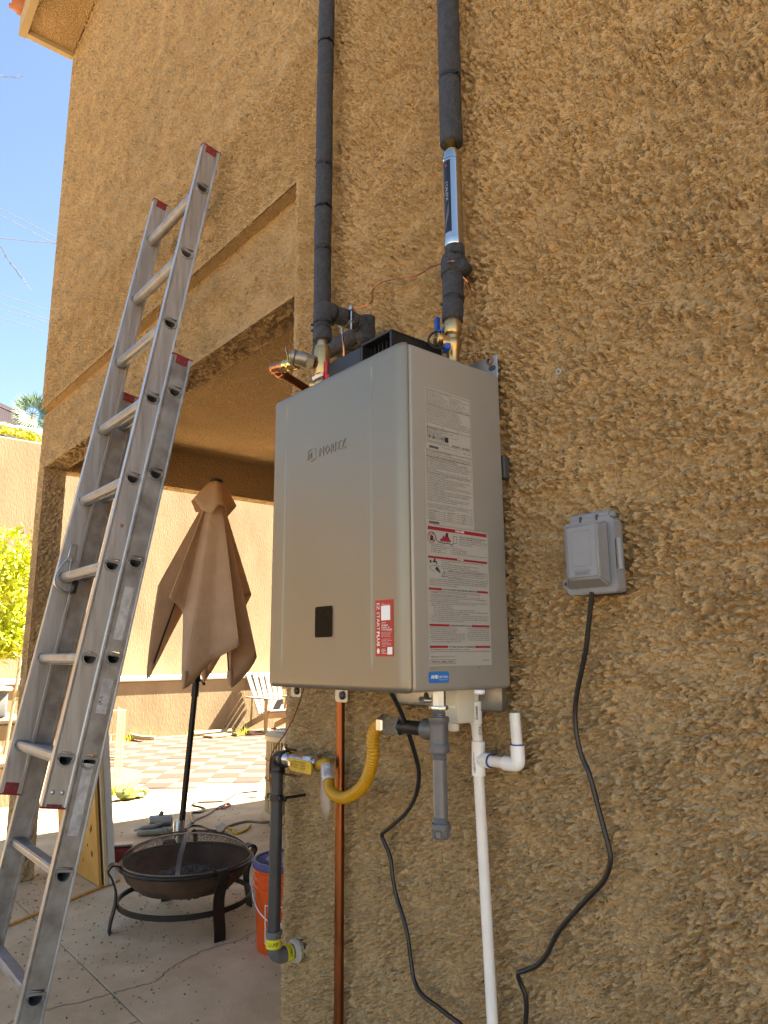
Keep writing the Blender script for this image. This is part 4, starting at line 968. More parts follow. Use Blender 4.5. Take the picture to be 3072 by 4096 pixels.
# printed labels on the right side: u runs from the front edge (y) towards the wall
sx = W - .0012 + .0006
def SY(y, z, k=0): return V((sx + .0003 * k, y, z))
def slab_(name, y0, y1, z0, z1, m, k=0, parent=None):
    bm = nb(); quad(bm, SY(y0, z0, k), Y, Z, y1 - y0, z1 - z0); o = obj(name, bm, m, wh, 0)
    if parent: o.parent = parent
    return o
class Pr:
    def __init__(s): s.bm = nb()
    def t(s, st_, y, z, h, wd=None, bold=0.): text(s.bm, st_, SY(y, z, 1.5), Y, Z, h=h, wid=wd, bold=bold)
    def r(s, y0, y1, z0, z1): quad(s.bm, SY(y0, z0, 1.5), Y, Z, y1 - y0, z1 - z0)
    def fr(s, y0, y1, z0, z1, w_=.0005):
        s.r(y0, y1, z0, z0 + w_); s.r(y0, y1, z1 - w_, z1); s.r(y0, y0 + w_, z0, z1); s.r(y1 - w_, y1, z0, z1)
    def poly(s, pts): s.bm.faces.new([s.bm.verts.new(SY(y, z, 1.6)) for y, z in pts])
    def line(s, pts, r=.0004): strip(s.bm, [SY(y, z, 1.6) for y, z in pts], r, X)
plate = slab_('rating_plate', -.2535, -.1265, 1.664, 1.788, 'label_grey')
p = Pr(); p.fr(-.2505, -.1295, 1.677, 1.7845)
for z in (1.7525, 1.7165, 1.7085): p.r(-.2505, -.1295, z, z + .0005)
p.fr(-.2495, -.166, 1.6955, 1.7075, .0004); p.r(-.2075, -.207, 1.7085, 1.7165); p.r(-.166, -.1655, 1.7085, 1.7165)
for k, (a, b) in enumerate((('Model(Modele) : 17WCOSSG-C3801W3-PF US', ''), ('Type of Gas(Type de gaz)', 'Natural Gas(Gaz Naturel)'), ('Input Rating(Debit calorifique)', 'Max. 180,000 Btu/h  Min. 17,000 Btu/h'), ('Recovery Rating(Cadre de recouvrement)', '214GAL/HR(810 l/h)'), ('Inlet Gas Pressure(Pression de gaz permise)', 'Min. 3.5 "W.C.  Max. 10.5 "W.C.'), ('Manifold Pressure(Pression d\'entree)', 'Min. -0.04 "W.C.  Max. -0.07 "W.C.'), ('Water Supply Pressure(Pression d\'eau)', 'Min. 15 psi   Max. 150 psi'), ('Electrical Rating(Regime approuve d\'electrique)', 'AC 120Volts 60Hz, less than 4 amperes'), ('CSA/ANSI Z21.10.3-CSA 4.3-2020', 'Low NOx approved by SCAQMD(14ng/J or 20ppm)'))):
    z = 1.7808 - k * .0034; p.t(a, -.2485, z, .0019, [.066, .036, .044, .053, .056, .050, .056, .058, .046][k])
    if b: p.t(b, -.188 if k < 8 else -.196, z, .0019, [0, .035, .053, .026, .045, .048, .036, .054, .064][k])
for k, (s, wd) in enumerate((('Direct-Vent Automatic Instantaneous Water Heater ("Category IV")', .082), ('(Chauffe-eau instantane automatique a event direct ("Category IV"))', .084), ('FOR EITHER DIRECT VENT INSTALLATION OR FOR INSTALLATION USING', .088), ('INDOOR COMBUSTION AIR (See manufacturers instructions) (Directives.)', .090), ('(POUR UNE INSTALLATION A EVENT DIRECT OU UNE INSTALLATION A AIR DE', .093), ('COMBUSTION INTERIEUR (Voir les instructions d\'installation du fabricant.))', .094), ('For installation indoor, Outdoor or in a manufactured (mobile) home', .090), ('(Pour une installation a l\'interieur, a l\'exterieur ou dans une maison prefabriquee.)', .110), ('Installations above 2,000 ft (610m) require an adjustment. See installation instructions', .118), ('(Installations au-dessus de 2000 ft (610m) exigent un ajustement. Voir les instructions)', .119))):
    p.t(s, -.2485, 1.7493 - k * .0033, .0018, wd)
p.t('NORITZ AMERICA CORPORATION', -.248, 1.7043, .0022, .052); p.t('11160 Grace Avenue, Fountain Valley, CA 92708', -.248, 1.7008, .0022, .069); p.t('Tel(Tel) : (866)766-7489', -.248, 1.6973, .0022, .036)
for k in range(5):
    y = -.2445 + k * .0115
    if k < 4:
        pts = [(y + .0044 * math.cos(a), 1.6895 + .0044 * math.sin(a)) for a in np.linspace(0, 2 * math.pi, 19)]; p.line(pts, .00035)
    else: p.r(y - .005, y + .0055, 1.6845, 1.6945)
    if k == 0 or k == 1: p.poly([(y + (.0034 if q % 2 == 0 else .0014) * math.sin(q * math.pi / 5), 1.6895 + (.0034 if q % 2 == 0 else .0014) * math.cos(q * math.pi / 5)) for q in range(10)] if k == 0 else [(y, 1.6930), (y + .0015, 1.6895), (y + .003, 1.6870), (y - .003, 1.6870), (y - .0015, 1.6895)])
    if k == 2: p.t('UPC', y - .0030, 1.6885, .0022, .006)
    if k == 3: p.t('NSF', y - .0034, 1.6883, .0028, .0068, .03)
p.t('SERIAL NUMBER (NUMERO DE SERIE)', -.247, 1.6795, .0021, .055); p.t('2024.09 - 001850', -.184, 1.6790, .0034, .050, .02)
for k in range(22): p.r(-.2455 + k * .00115, -.2455 + k * .00115 + (.0008 if k % 3 else .0004), 1.6665, 1.6715)
p.t('Made in Japan/Fabrique au JAPON', -.211, 1.6715, .0016, .042); p.t('HF29   02914', -.152, 1.6695, .0022, .021)
pp_ = obj('plate_print', p.bm, 'print_black', wh, 0); pp_.parent = plate
warn = slab_('warning_label', -.2570, -.1265, 1.5185, 1.6625, 'label_grey'); p = Pr(); p.fr(-.2535, -.130, 1.6495, 1.662, .0003); p.fr(-.2535, -.130, 1.617, 1.6495, .0003); p.fr(-.2520, -.132, 1.5270, 1.5580, .0003)
z = 1.6585
for s, wd, h in (('FOR YOUR SAFETY(POUR VOTRE SECURITE)', .066, .0021), ('Do not store or use gasoline or other flammable vapors and liquids in the vicinity of', .118, .0019), ('this or any other appliance. (Ne pas entreposer ni utiliser d\'essence ni d\'autres vapeurs', .119, .0019), ('ou liquides inflammables a proximite de cet appareil ou de tout autre appareil.)', .112, .0019), ('THIS WATER HEATER IS EQUIPPED FOR NATURAL GAS.', .083, .0021), ('(CE CHAUFFE-EAU EST EQUIPE POUR FONCTIONNER AU GAZ NATUREL.)', .112, .0021),
                 ('This water heater is equipped with orifices sized for operation with natural gas.', .113, .0019), ('(Ce chauffe-eau est muni d\'injecteurs dimensionnes pour une alimentation en gaz naturel.)', .120, .0019), ('For conversion to Propane (LP) gas, see instruction guide in the conversion kit.', .112, .0019), ('(Voir le guide d\'instructions dans le kit de conversion pour la conversion au gaz', .113, .0019), ('Propane (GPL).)', .023, .0019), ('Orifices necessary for Propane conversion are provided with the water heater.', .112, .0019), ('(Les injecteurs necessaires a la conversion au Propane sont avec du chauffe-eau.)', .117, .0019)):
    p.t(s, -.2520, z, h, wd); z -= .0034
z = 1.6140
for s, wd in (('This water heater requires a special venting system. Refer to the installation instructions for', .121), ('parts list and method of installation.', .052), ('(Ce chauffe-eau doit etre dote d\'un circuit d\'evacuation special. Consulter les instructions', .119), ('d\'installation pour connaitre la liste des pieces et la methode d\'installation.)', .101), ('For outdoor installation, this water heater must be installed in an area where', .109), ('the ambient air temperature is higher than -4 F(-20 C).', .075), ('(Pour une installation a l\'exterieur, ce chauffe-eau doit etre installe dans un endroit', .116), ('Suitable for combination water (potable) heating and space heating and not suitable for', .121), ('space heating applications only.', .045), ('(Convient au chauffage combine de l\'eau (potable) et des locaux, mais non au chauffage des', .121), ('This appliance must be installed in accordance with local codes or, in the absence of', .117), ('local codes, the National Fuel Gas Code, ANSI Z223.1/NFPA 54 or the CSA B149.1,', .113), ('Natural Gas and Propane Installation Code.', .060), ('(Cet appareil doit etre installe selon les reglements locaux, ou en l\'absence de tels', .113), ('reglements, selon le National Fuel Gas Code, ANSI Z223.1/NFPA 54, ou les, Code', .112), ('d\'installation du gaz naturel et du propane, CSA B149.1.)', .080)):
    p.t(s, -.2535, z, .0019, wd); z -= .0034
for k in range(4): p.r(-.252, -.132, 1.5305 + k * .0042, 1.5308 + k * .0042)
for y in (-.209, -.171): p.r(y, y + .0003, 1.527, 1.5475)
for k, row in enumerate((('Minimum clearances from combustible or noncombustible construction.',), ('(Degagements minimaux a assurer entre les parois de l\'appareil et les',), ('constructions combustibles ou incombustibles.)',))): p.t(row[0], -.2505, 1.5548 - k * .0028, .0017, (.108, .108, .070)[k])
for k, row in enumerate((('Clearance(Degagement)', 'Outdoor(Exterieur)', 'Indoor(Interieur)'), ('Top(Dessus)', '36" (91 cm)', '12" (30 cm)'), ('Back(Arriere)', '0" ( 0 cm)', '0" ( 0 cm)'), ('Front(Devant)', '24" (61 cm)', '4" (10 cm)'), ('Sides(Cotes)', '3" (7.6 cm)', '3" (7.6 cm)'))):
    for c_, y in zip(row, (-.248, -.200, -.162)): p.t(c_, y, 1.5442 - k * .0042, .0018)
for k in range(26): p.r(-.2500 + k * .00105, -.2500 + k * .00105 + (.0007 if k % 3 else .0004), 1.5195, 1.5240)
o = obj('label_print', p.bm, 'print_black', wh, 0); o.parent = warn
dang = slab_('danger_label', -.2570, -.0880, 1.258, 1.5165, 'label_grey'); p = Pr(); pr_d = Pr(); pw = Pr()
for y0, y1, z0, z1 in ((-.2535, -.0915, 1.5075, 1.5140), (-.2535, -.0925, 1.4540, 1.4582), (-.2535, -.2200, 1.3955, 1.3995), (-.124, -.0925, 1.3955, 1.3995), (-.2535, -.2020, 1.3295, 1.3335), (-.1415, -.0920, 1.3295, 1.3335), (-.2535, -.2075, 1.2905, 1.2945), (-.134, -.0915, 1.2905, 1.2945)): pr_d.r(y0, y1, z0, z1)
pr_d.poly([(-.223, 1.4885), (-.219, 1.494), (-.2165, 1.4925), (-.213, 1.500), (-.2095, 1.4965), (-.206, 1.5035), (-.2035, 1.4975), (-.199, 1.4985), (-.1965, 1.4935), (-.192, 1.4885)])
pr_d.line([(-.2437 + .0098 * math.cos(a), 1.4935 + .0098 * math.sin(a)) for a in np.linspace(0, 6.2832, 25)], .0007); pr_d.line([(-.2505, 1.5003), (-.2368, 1.4866)], .0007)
o = obj('red_print', pr_d.bm, 'print_red', wh, 0); o.parent = dang
text(pw.bm, 'DANGER', SY(-.1805, 1.5090, 3), Y, Z, h=.0040, wid=.0245, bold=.02); text(pw.bm, 'DANGER', SY(-.1775, 1.4551, 3), Y, Z, h=.0025, wid=.0175, bold=.02)
o = obj('white_print', pw.bm, 'sticker_white', wh, 0); o.parent = dang
p.r(-.2475, -.2395, 1.4870, 1.4965); p.line([(-.2437, 1.4965), (-.2425, 1.5005), (-.238, 1.501), (-.234, 1.497), (-.231, 1.489), (-.226, 1.4855), (-.212, 1.4845), (-.199, 1.4850), (-.190, 1.4835), (-.186, 1.4870)], .0006)
p.fr(-.1865, -.1765, 1.4865, 1.5005, .0006); p.poly([(-.2045, 1.4985), (-.2065, 1.5040), (-.2045, 1.5060), (-.2020, 1.5040), (-.1995, 1.5055), (-.2005, 1.4990), (-.2010, 1.4965), (-.2040, 1.4965)])
p.t('Flammable Vapors', -.222, 1.4866, .0018, .025)
for k, (s, b_) in enumerate((('Vapor from flammable liquids will explode and', .02), ('catch fire causing death or severe burns.', .02), ('Do not use or store flammable products such as', 0), ('gasoline, solvents or adhesives in the same room or', 0), ('area near the appliance.', 0))): p.t(s, -.1695, 1.5000 - k * .0037, .0021, (.0765, .064, .0775, .0775, .036)[k], b_)
p.t('Keep flammable products:', -.249, 1.4800, .0021, .041); p.t('Vapors:', -.1960, 1.4800, .0021, .011)
for k, s in enumerate(('1. Far away from the appliance.', '2. In approved containers.', '3. Tightly closed.', '4. Out of children\'s reach.')): p.t(s, -.246, 1.4762 - k * .0036, .0021, (.049, .041, .026, .039)[k])
for k, s in enumerate(('1. Cannot be seen.', '2. Vapors are heavier than air.', '3. Go a long way on the floor.', '4. Can be carried from other rooms to the main burner by air currents.')): p.t(s, -.193, 1.4762 - k * .0036, .0021, (.028, .045, .043, .100)[k])
for k, s in enumerate(('Hot water temperature over 125 F can cause severe burns instantly or death', 'from scalding.', 'Children, disabled and elderly are at the highest risk of being scalded.', 'Feel water temperature before bathing or showering.', 'Temperature limiting valves are available, ask a professional person.')): p.t(s, -.2195, 1.4505 - k * .0036, .0021, (.118, .021, .102, .077, .103)[k])
p.poly([(-.243, 1.4490), (-.237, 1.4505), (-.2325, 1.4490), (-.2305, 1.4435), (-.2330, 1.4435), (-.2345, 1.4465), (-.2420, 1.4465)]); p.poly([(-.2395, 1.4505), (-.2345, 1.4505), (-.2350, 1.4535), (-.2390, 1.4535)]); p.poly([(-.250, 1.4455), (-.2455, 1.4450), (-.2455, 1.4500), (-.250, 1.4500)])
p.poly([(-.2365, 1.4340), (-.2330, 1.4390), (-.2310, 1.4385), (-.2285, 1.4375), (-.2225, 1.4290), (-.2240, 1.4275)]); p.line([(-.2505, 1.4375), (-.240, 1.4410), (-.2215, 1.4400)], .0003); p.line([(-.2505, 1.4375), (-.249, 1.4340), (-.238, 1.4285)], .0003)
p.line([(-.2195, 1.4215), (-.2120, 1.4325), (-.2045, 1.4215), (-.2195, 1.4215)], .0006); p.r(-.2126, -.2114, 1.4255, 1.4295); p.r(-.2126, -.2114, 1.4232, 1.4244)
p.fr(-.2035, -.0920, 1.4190, 1.4340, .0004)
for k, s in enumerate(('WARNING : This product can expose you to chemicals including lead and', 'lead compounds, which are known to the State of California to cause cancer', 'and birth defects or other reproductive harm. For more information go to', 'www.P65Warnings.ca.gov.')): p.t(s, -.2020, 1.4308 - k * .0035, .0020, (.100, .108, .103, .038)[k], .012 if not k else 0)
for k, s in enumerate(('A pressure relief valve listed as complying with the standard for Relief Valves for Hot Water Supply Systems,', 'ANSI Z21.22, shall be installed at the time of installation of the appliance in the location specified by the', 'manufacturer. Local codes shall govern the installation of relief devices for safety operation of the appliance.', 'The relief valve must not be removed or plugged.')): p.t(s, -.2515, 1.4150 - k * .0037, .0021, (.159, .155, .159, .073)[k])
p.t('FOR YOUR SAFETY READ BEFORE OPERATING', -.2180, 1.3960, .0027, .092, .02); p.t('OPERATING INSTRUCTIONS', -.2000, 1.3300, .0027, .057, .02); p.t('TO TURN OFF GAS TO APPLIANCE', -.2050, 1.2910, .0027, .069, .02)
p.fr(-.2475, -.1180, 1.3845, 1.3935, .0004); p.t('WARNING : If you do not follow these instructions exactly, a fire or explosion may', -.2455, 1.3900, .0021, .125); p.t('result causing property damage, personal injury or loss of life.', -.2455, 1.3862, .0021, .092)
z = 1.3808
for s, y, wd in (('A. This appliance does not have a pilot. It is equipped with an ignition device that automatically lights the', -.2530, .155), ('burner. Do not try to light the burner by hand.', -.2480, .070), ('B. BEFORE OPERATING smell all around the appliance area for evidence of leaking gas. Be sure to smell', -.2530, .155), ('next to the floor because some gas is heavier than air and will settle on the floor.', -.2480, .121), ('WHAT TO DO IF YOU SMELL GAS.', -.2480, .056), ('- Do not try to light any appliance.', -.2430, .050), ('- Do not touch any electric switch, do not use any phone in your building.', -.2430, .110), ('- Immediately call your gas supplier from a neighbor\'s phone. Follow the gas supplier\'s instructions.', -.2430, .150), ('- If you cannot reach your gas supplier, call the fire department.', -.2430, .095),
                 ('C. Use only your hand to turn the gas valve knob. Never use tools. If the knob will not turn by hand, don\'t try to', -.2530, .160), ('repair it, call a qualified service technician. Force or attempted repair may result in a fire or explosion.', -.2480, .152), ('D. Do not use this appliance if any part has been under water. Immediately call a qualified service technician to', -.2530, .160), ('inspect the appliance and to replace any damaged parts.', -.2480, .085)):
    p.t(s, y, z, .0020, wd); z -= .00355
for k, s in enumerate(('1.STOP! Read the safety information above.', '2.Turn off all electric power to the appliance.', '3.Do not attempt to light the burner by hand.', '4.Turn the gas control manual valve (installed on the gas supply', '   line external to the unit) clockwise to the full OFF position.', '5.Wait five (5) minutes to clear out any gas. If you then smell', '   gas, STOP! Follow "B" in the safety information above on', '   this label. If you don\'t smell gas, go to the next step.')): p.t(s, -.2530 + (.004 if s[0] == ' ' else 0), 1.3262 - k * .0036, .0020, (.072, .074, .069, .092, .088, .092, .088, .078)[k])
for k, s in enumerate(('6.Turn the gas control manual valve (installed', '   on the gas supply line external to the unit)', '   counterclockwise to the full ON position.', '7.Turn on all the electric power to the appliance.', '8.If the appliance will not operate, follow the', '   instructions "To Turn Off Gas To Appliance"', '   and call your service technician or gas supplier.')): p.t(s, -.1565 + (.004 if s[0] == ' ' else 0), 1.3262 - k * .0036, .0020, (.063, .060, .060, .064, .064, .061, .061)[k])
p.t('1.Turn off all electric power to the appliance if service is to be performed.', -.2530, 1.2868, .0020, .102); p.t('2.Turn the gas control manual valve (installed on the gas supply line external to the unit) clockwise to the full OFF position.', -.2530, 1.2832, .0020, .160)
p.t('Wiring diagram behind the front cover.', -.2510, 1.2740, .0021, .062); p.fr(-.2530, -.1880, 1.2620, 1.2695, .0004); p.t('FRENCH LABELS INSIDE', -.2490, 1.2642, .0033, .057); p.t('CLVK003 D', -.1140, 1.2665, .0022, .018)
o = obj('label_print', p.bm, 'print_black', wh, 0); o.parent = dang
bm = nb(); prism(bm, rrect(.051, .0195, .004, 4), SY(-.2320, 1.2385, 0), Y, Z, X * .0004); ab = obj('blue_sticker', bm, 'sticker_blue', wh, 0)
p = Pr(); text(p.bm, 'AHRI', SY(-.2530, 1.2365, 3), Y, Z, h=.0062, wid=.0185, bold=.04); text(p.bm, 'CERTIFIED', SY(-.2330, 1.2370, 3), Y, Z, h=.0042, wid=.0235); text(p.bm, 'www.ahridirectory.org', SY(-.2330, 1.2335, 3), Y, Z, h=.0016, wid=.023)
o = obj('sticker_print', p.bm, 'sticker_white', wh, 0); o.parent = ab
for y in (-.247, -.123):
    bm = nb(); obox(bm, SY(y, 1.2545, 0), X * .0014, Y * .009, Z * .0016); obj('casing_slot', bm, 'bracket', wh, 0)
# brackets, exhaust hood, fittings under the casing
bm = nb(); box(bm, (.02, YB + .001, ZT - .03), (.457, YB + .0035, 1.9185), .001, 1); br = obj('top_bracket', bm, 'bracket', wh, 30)
bm = nb(); lathe(bm, [(.005, 0), (.0095, 0), (.0095, .0035), (.005, .0035)], (.437, YB - .0025, 1.9085), Y, 18, cap=False); o = obj('bushing', bm, 'wall_screw', wh, 40); o.parent = br
bm = nb(); prism(bm, [(.0095 * math.cos(a), .0060 * math.sin(a)) for a in np.linspace(0, 6.283, 17)[:-1]], (.443, YB - .0004, 1.8905), X, Z, Y * .001); o = obj('bracket_hole', bm, 'dark_gasket', wh, 0); o.parent = br
bm = nb(); box(bm, (.115, YB + .002, 1.165), (.44, YB + .0045, 1.24), .008, 2); bb_ = obj('bottom_bracket', bm, 'bracket', wh, 30)
for k, (dx, kind) in enumerate(((.0, 0), (.028, 1), (.058, 0), (.082, 2))):
    bm = nb(); c = V((.215 + dx, YB + .0015, 1.186)); prism(bm, [((.0085 if kind != 1 else .011) * math.cos(a), (.0105 if kind != 1 else .006) * math.sin(a)) for a in np.linspace(0, 6.283, 17)[:-1]], c, X, Z, Y * .0008)
    o = obj('bracket_hole' if kind != 2 else 'wall_screw', bm, 'dark_gasket' if kind != 2 else 'zinc', wh, 0); o.parent = bb_
for x in (.045, .262):
    y = YF + .012 if x > .2 else YF + .05
    bm = nb(); obox(bm, V((x, y, ZB - .010)), X * .042, Y * .0016, Z * .026, .006, 2) if False else prism(bm, rrect(.040, .028, .006, 3), V((x, y, ZB - .009)), X, Z, Y * .0018); tb_ = obj('cover_tab', bm, 'bracket', wh, 30)
    bm = nb(); lathe(bm, [(.008, 0), (.008, .003), (.005, .0045), (0, .005)], (x + .004, y, ZB - .010), -Y, 16); o = obj('cover_screw', bm, 'black_plastic', wh); o.parent = tb_
hx0, hx1, hy, hz = 0, 0, -.205, 0
h0, h1 = V((0.2030, -0.2050, 1.9767)), V((0.3107, -0.2050, 1.9814)); l0 = V((0.0746, -0.2050, 1.9506))
hx0, hx1, hz = h0.x, h1.x, (h0.z + h1.z) / 2
bm = nb(); t_ = .006
box(bm, (hx0, hy, hz - t_), (hx1, -.05, hz), .0015, 1); box(bm, (hx1 - t_, hy, ZT - .002), (hx1, -.05, hz - t_), .001, 1); box(bm, (hx0, hy, ZT - .002), (hx0 + t_, -.05, hz - t_), .001, 1); box(bm, (hx0 + t_, -.056, ZT - .002), (hx1 - t_, -.05, hz - t_)); box(bm, (hx0 + t_, hy + .03, ZT + .001), (hx1 - t_, -.056, ZT + .006))
hood = obj('exhaust_hood', bm, 'black_plastic', wh, 30)
n_ = int((hx1 - hx0) / .012)
for k in range(1, n_):
    bm = nb(); x = hx0 + (hx1 - hx0) * k / n_; box(bm, (x - .001, hy + .02, ZT + .006), (x + .001, -.06, hz - .007)); o = obj('hood_fin', bm, 'black_plastic', wh, 0); o.parent = hood
bm = nb(); box(bm, (l0.x - .01, hy + .001, ZT - .002), (hx0 - .001, -.06, hz - .004), .003, 1); obj('hood_base', bm, 'black_plastic', wh, 30)
bm = nb(); box(bm, (W - .02, -.0295, 1.640), (W + .0012, -.012, 1.690), .003, 1); obj('side_clip', bm, 'dark_gasket', wh, 30)

# ------------------------------------------------------------------ insulated water pipes above the heater
def foam_tube(bm, pts, r, seg=28, seed=0, lump=.0020, step=.005):
    P = resample(smooth(pts, 8), step)
    rings = tube(bm, P, r, seg, cap=True)
    for i, rg in enumerate(rings):
        for v in rg:
            d = (v.co - P[i]); n = mnoise.noise(v.co * 38 + V((seed, 0, 0))) + .7 * mnoise.noise(v.co * 120)
            v.co += d.normalized() * lump * n
def sleeve(parent, pts, r, seed, lump=.0016): bm = nb(); foam_tube(bm, pts, r, 28, seed, lump); return obj('insulation_sleeve', bm, 'foam', parent, 180)
def ztie(parent, c, ax, r, tail=None):
    bm = nb(); ax = V(ax).normalized(); lathe(bm, [(r, -.0026), (r + .0016, -.0026), (r + .0016, .0026), (r, .0026)], c, ax, 28, cap=False)
    if tail is not None: tl = V(tail).normalized(); obox(bm, V(c) + tl * (r + .004), tl * .010, ax * .006, tl.cross(ax) * .006, .001, 1)
    return obj('zip_tie', bm, 'tie', parent, 40)
PW = -.052
hp = thing('hot_water_pipe', 'left insulated pipe running up the wall from the hot side of the heater', 'pipe', (-0.1782, -0.0520, 2.2188))
zz_list = [(-0.1506, -0.0520, 3.5214), (-0.1529, -0.0520, 3.1535), (-0.1634, -0.0520, 2.7282), (-0.1706, -0.0520, 2.5844), (-0.1706, -0.0520, 2.4508), (-0.1738, -0.0520, 2.2315), (-0.1997, -0.0520, 2.1289)]
x0 = -.170
zs_ = [q[2] for q in zz_list]
def px_(z): return -.172 + .006 * (z - 2.2) / .8
for k in range(5):
    a, b = V((px_(zs_[k]), PW, zs_[k] - .0025)), V((px_(zs_[k + 1]), PW, zs_[k + 1] + .0025))
    if k == 4: b = V((px_(zs_[6]), PW, zs_[6] - .02))
    m_ = a.lerp(b, .5) + V((.0015 * (-1) ** k, 0, 0)); sleeve(hp, [a, m_, b], .0252, k * 7)
for k in range(1, 5):
    ztie(hp, (px_(zs_[k]), PW, zs_[k] + (.004 if k % 2 else -.004)), Z, .0249, (.9, -.3, 0))
    bm = nb(); cyl(bm, (px_(zs_[k]), PW, zs_[k] - .006), (px_(zs_[k]), PW, zs_[k] + .006), .0195, 20); obj('copper_core', bm, 'foam', hp)
# loop: low run along the wall, out to the valve
HX, HY = .040, -.198
zl = V((-0.1810, -0.0520, 2.1226)).z + .005
ze = V((0.0464, -0.1980, 2.1300)).z
sleeve(hp, [(-.168, PW, zl + .02), (-.150, PW, zl - .002), (-.10, PW, zl - .004), (.02, PW, zl - .004), (.036, PW - .002, zl + .006), (.040, PW - .004, zl + .03)], .0225, 41)
sleeve(hp, [(HX, PW - .004, zl + .02), (HX, PW - .006, ze - .04), (HX, PW - .018, ze - .006), (HX, PW - .045, ze)], .0225, 47)
sleeve(hp, [(HX, PW - .046, ze), (HX, PW - .061, ze + .001)], .0228, 51)
bm = nb(); cyl(bm, (HX, PW - .055, ze), (HX, PW - .095, ze), .0135, 20); obj('copper_core', bm, 'copper_dull', hp)
sleeve(hp, [(HX, PW - .079, ze + .001), (HX, HY + .032, ze)], .0232, 55)
sleeve(hp, [(HX, HY + .031, ze), (HX, HY + .010, ze + .001), (HX, HY + .001, ze - .010), (HX, HY, ze - .034)], .0238, 59)
sleeve(hp, [(HX, HY, ze - .037), (HX, HY, ze - .050)], .0215, 61); sleeve(hp, [(HX, HY, ze - .053), (HX - .0005, HY, ze - .083)], .0232, 63, .0022)
ztie(hp, (HX, HY, ze - .0355), Z, .0220, (-.8, -.5, 0)); ztie(hp, (HX, HY, ze - .0515), Z, .0214, (-.8, -.5, 0)); ztie(hp, (HX, HY + .0315, ze), Y, .0226, (0, 0, -1))
bm = nb(); cyl(bm, (HX, HY, ze - .105), (HX, HY, ze - .075), .0125, 20); obj('copper_core', bm, 'dezinc', hp)
# ground clamp on the bare gap
cl = thing('pipe_clamp', 'small bolted ground clamp on the hot water branch behind the heater', 'clamp', (HX, PW - .070, ze))
for s in (-1, 1):
    bm = nb(); obox(bm, V((HX, PW - .070, ze + s * .0155)), X * .050, Y * .016, Z * .0045, .0015, 1); obj('jaw', bm, 'steel', cl, 30)
    bm = nb(); p = V((HX + s * .019, PW - .070, ze)); cyl(bm, p - Z * .036, p + Z * .030, .0030, 10); lathe(bm, [(.0062, .0185), (.0062, .0235), (.0048, .0285), (.0032, .0295)], p, Z, 6); obj('bolt', bm, 'zinc', cl, 40)

# isolation valves and relief pipe
def valve(loc, cap_dir, lever_dir, m, label, ztop, lever2=True):
    c = V(loc); t = thing('isolation_valve', label, 'valve', c, 'isolation valves on top of the heater')
    bm = nb(); h = ztop - c.z
    lathe(bm, [(.0165, -.055), (.0165, -.045), (.0135, -.043), (.0135, -.012), (.017, -.004), (.0195, .006), (.0185, .014), (.015, .018), (.015, .026), (.0185, .030), (.020, .034), (.020, h - .012), (.0185, h - .006), (.0175, h - .004), (.0175, h)], c, Z, 24); cd = V(cap_dir).normalized()
    lathe(bm, [(.013, 0), (.013, .028)], c + Z * .006, cd, 20); obj('body', bm, 'brass', t, 35)
    return t, c, cd
t, c, cd = valve((HX, HY, 1.925), (-.8, -.6, 0), 0, 0, 'brass isolation valve with red levers and relief valve at the heater\'s left', ze - .098)
bm = nb(); lc_ = c + V((.026, -.003, .028)); obox(bm, lc_ + Z * .006, V((.006, -.013, 0)), V((.020, .009, 0)) * .32, Z * .052, .002, 1); obox(bm, lc_ + V((.004, .004, -.014)), V((.014, -.016, 0)), V((.016, .012, 0)) * .5, Z * .016, .002, 1); obox(bm, lc_ + V((-.014, .0, -.004)), X * .016, Y * .010, Z * .010); obj('lever', bm, 'red_handle', t, 30)
bm = nb(); obox(bm, c + V((-.040, -.018, -.028)), V((-.022, -.014, .002)), V((.008, -.012, 0)), Z * .018, .002, 1); obj('drain_lever', bm, 'red_handle', t, 30)
bm = nb(); lathe(bm, [(.010, .0), (.010, .024), (.0125, .026), (.0125, .036), (.010, .038)], c + V((-.008, -.004, -.016)), V((-.85, -.5, .12)), 18); obj('drain_port', bm, 'brass', t)
bm = nb(); tube(bm, smooth([c + V((-.030, -.016, -.010)), c + V((-.048, -.020, .0)), c + V((-.066, -.026, -.014)), c + V((-.062, -.024, -.036)), c + V((-.036, -.018, -.040)), c + V((-.020, -.012, -.028))], 6), .0028, 8); obj('cap_strap', bm, 'tie', t)
rl = thing('relief_valve', 'brass pressure relief valve with test lever and copper discharge pipe', 'relief valve', c)
rb = c + Z * .028 + cd * .028
rb = V((0.0355, -0.2220, 1.9863)); 
rd = (V((0.0188, -0.2450, 1.9929)) - rb).normalized()
bm = nb(); a = c + Z * .012; d_ = (rb - a).normalized(); lathe(bm, [(.0185, .012), (.0185, .020)], a, d_, 24); obj('sealant_ring', bm, 'sticker_white', rl)
bm = nb(); lathe(bm, [(.016, -.004), (.0175, .002), (.0175, .014)], rb, rd, 6); lathe(bm, [(.0178, .014), (.0185, .016), (.0185, .040), (.0155, .046)], rb, rd, 24); obj('body', bm, 'dezinc', rl, 35)
bm = nb(); lathe(bm, [(.0155, .044), (.0205, .046), (.0205, .053), (.016, .056), (.016, .058), (.011, .0585), (.011, .0595), (.0, .060)], rb, rd, 28); obj('cap', bm, 'dezinc', rl, 35)
bm = nb(); q = rb + rd * .064; w_ = rd.cross(Z).normalized(); obox(bm, q, (w_ * -.75 + Z * .55 + rd * .15).normalized() * .046, rd * .0016, (w_ * .5 + Z * .8).normalized() * .010, .0006, 1); obj('test_lever', bm, 'chrome', rl, 30)
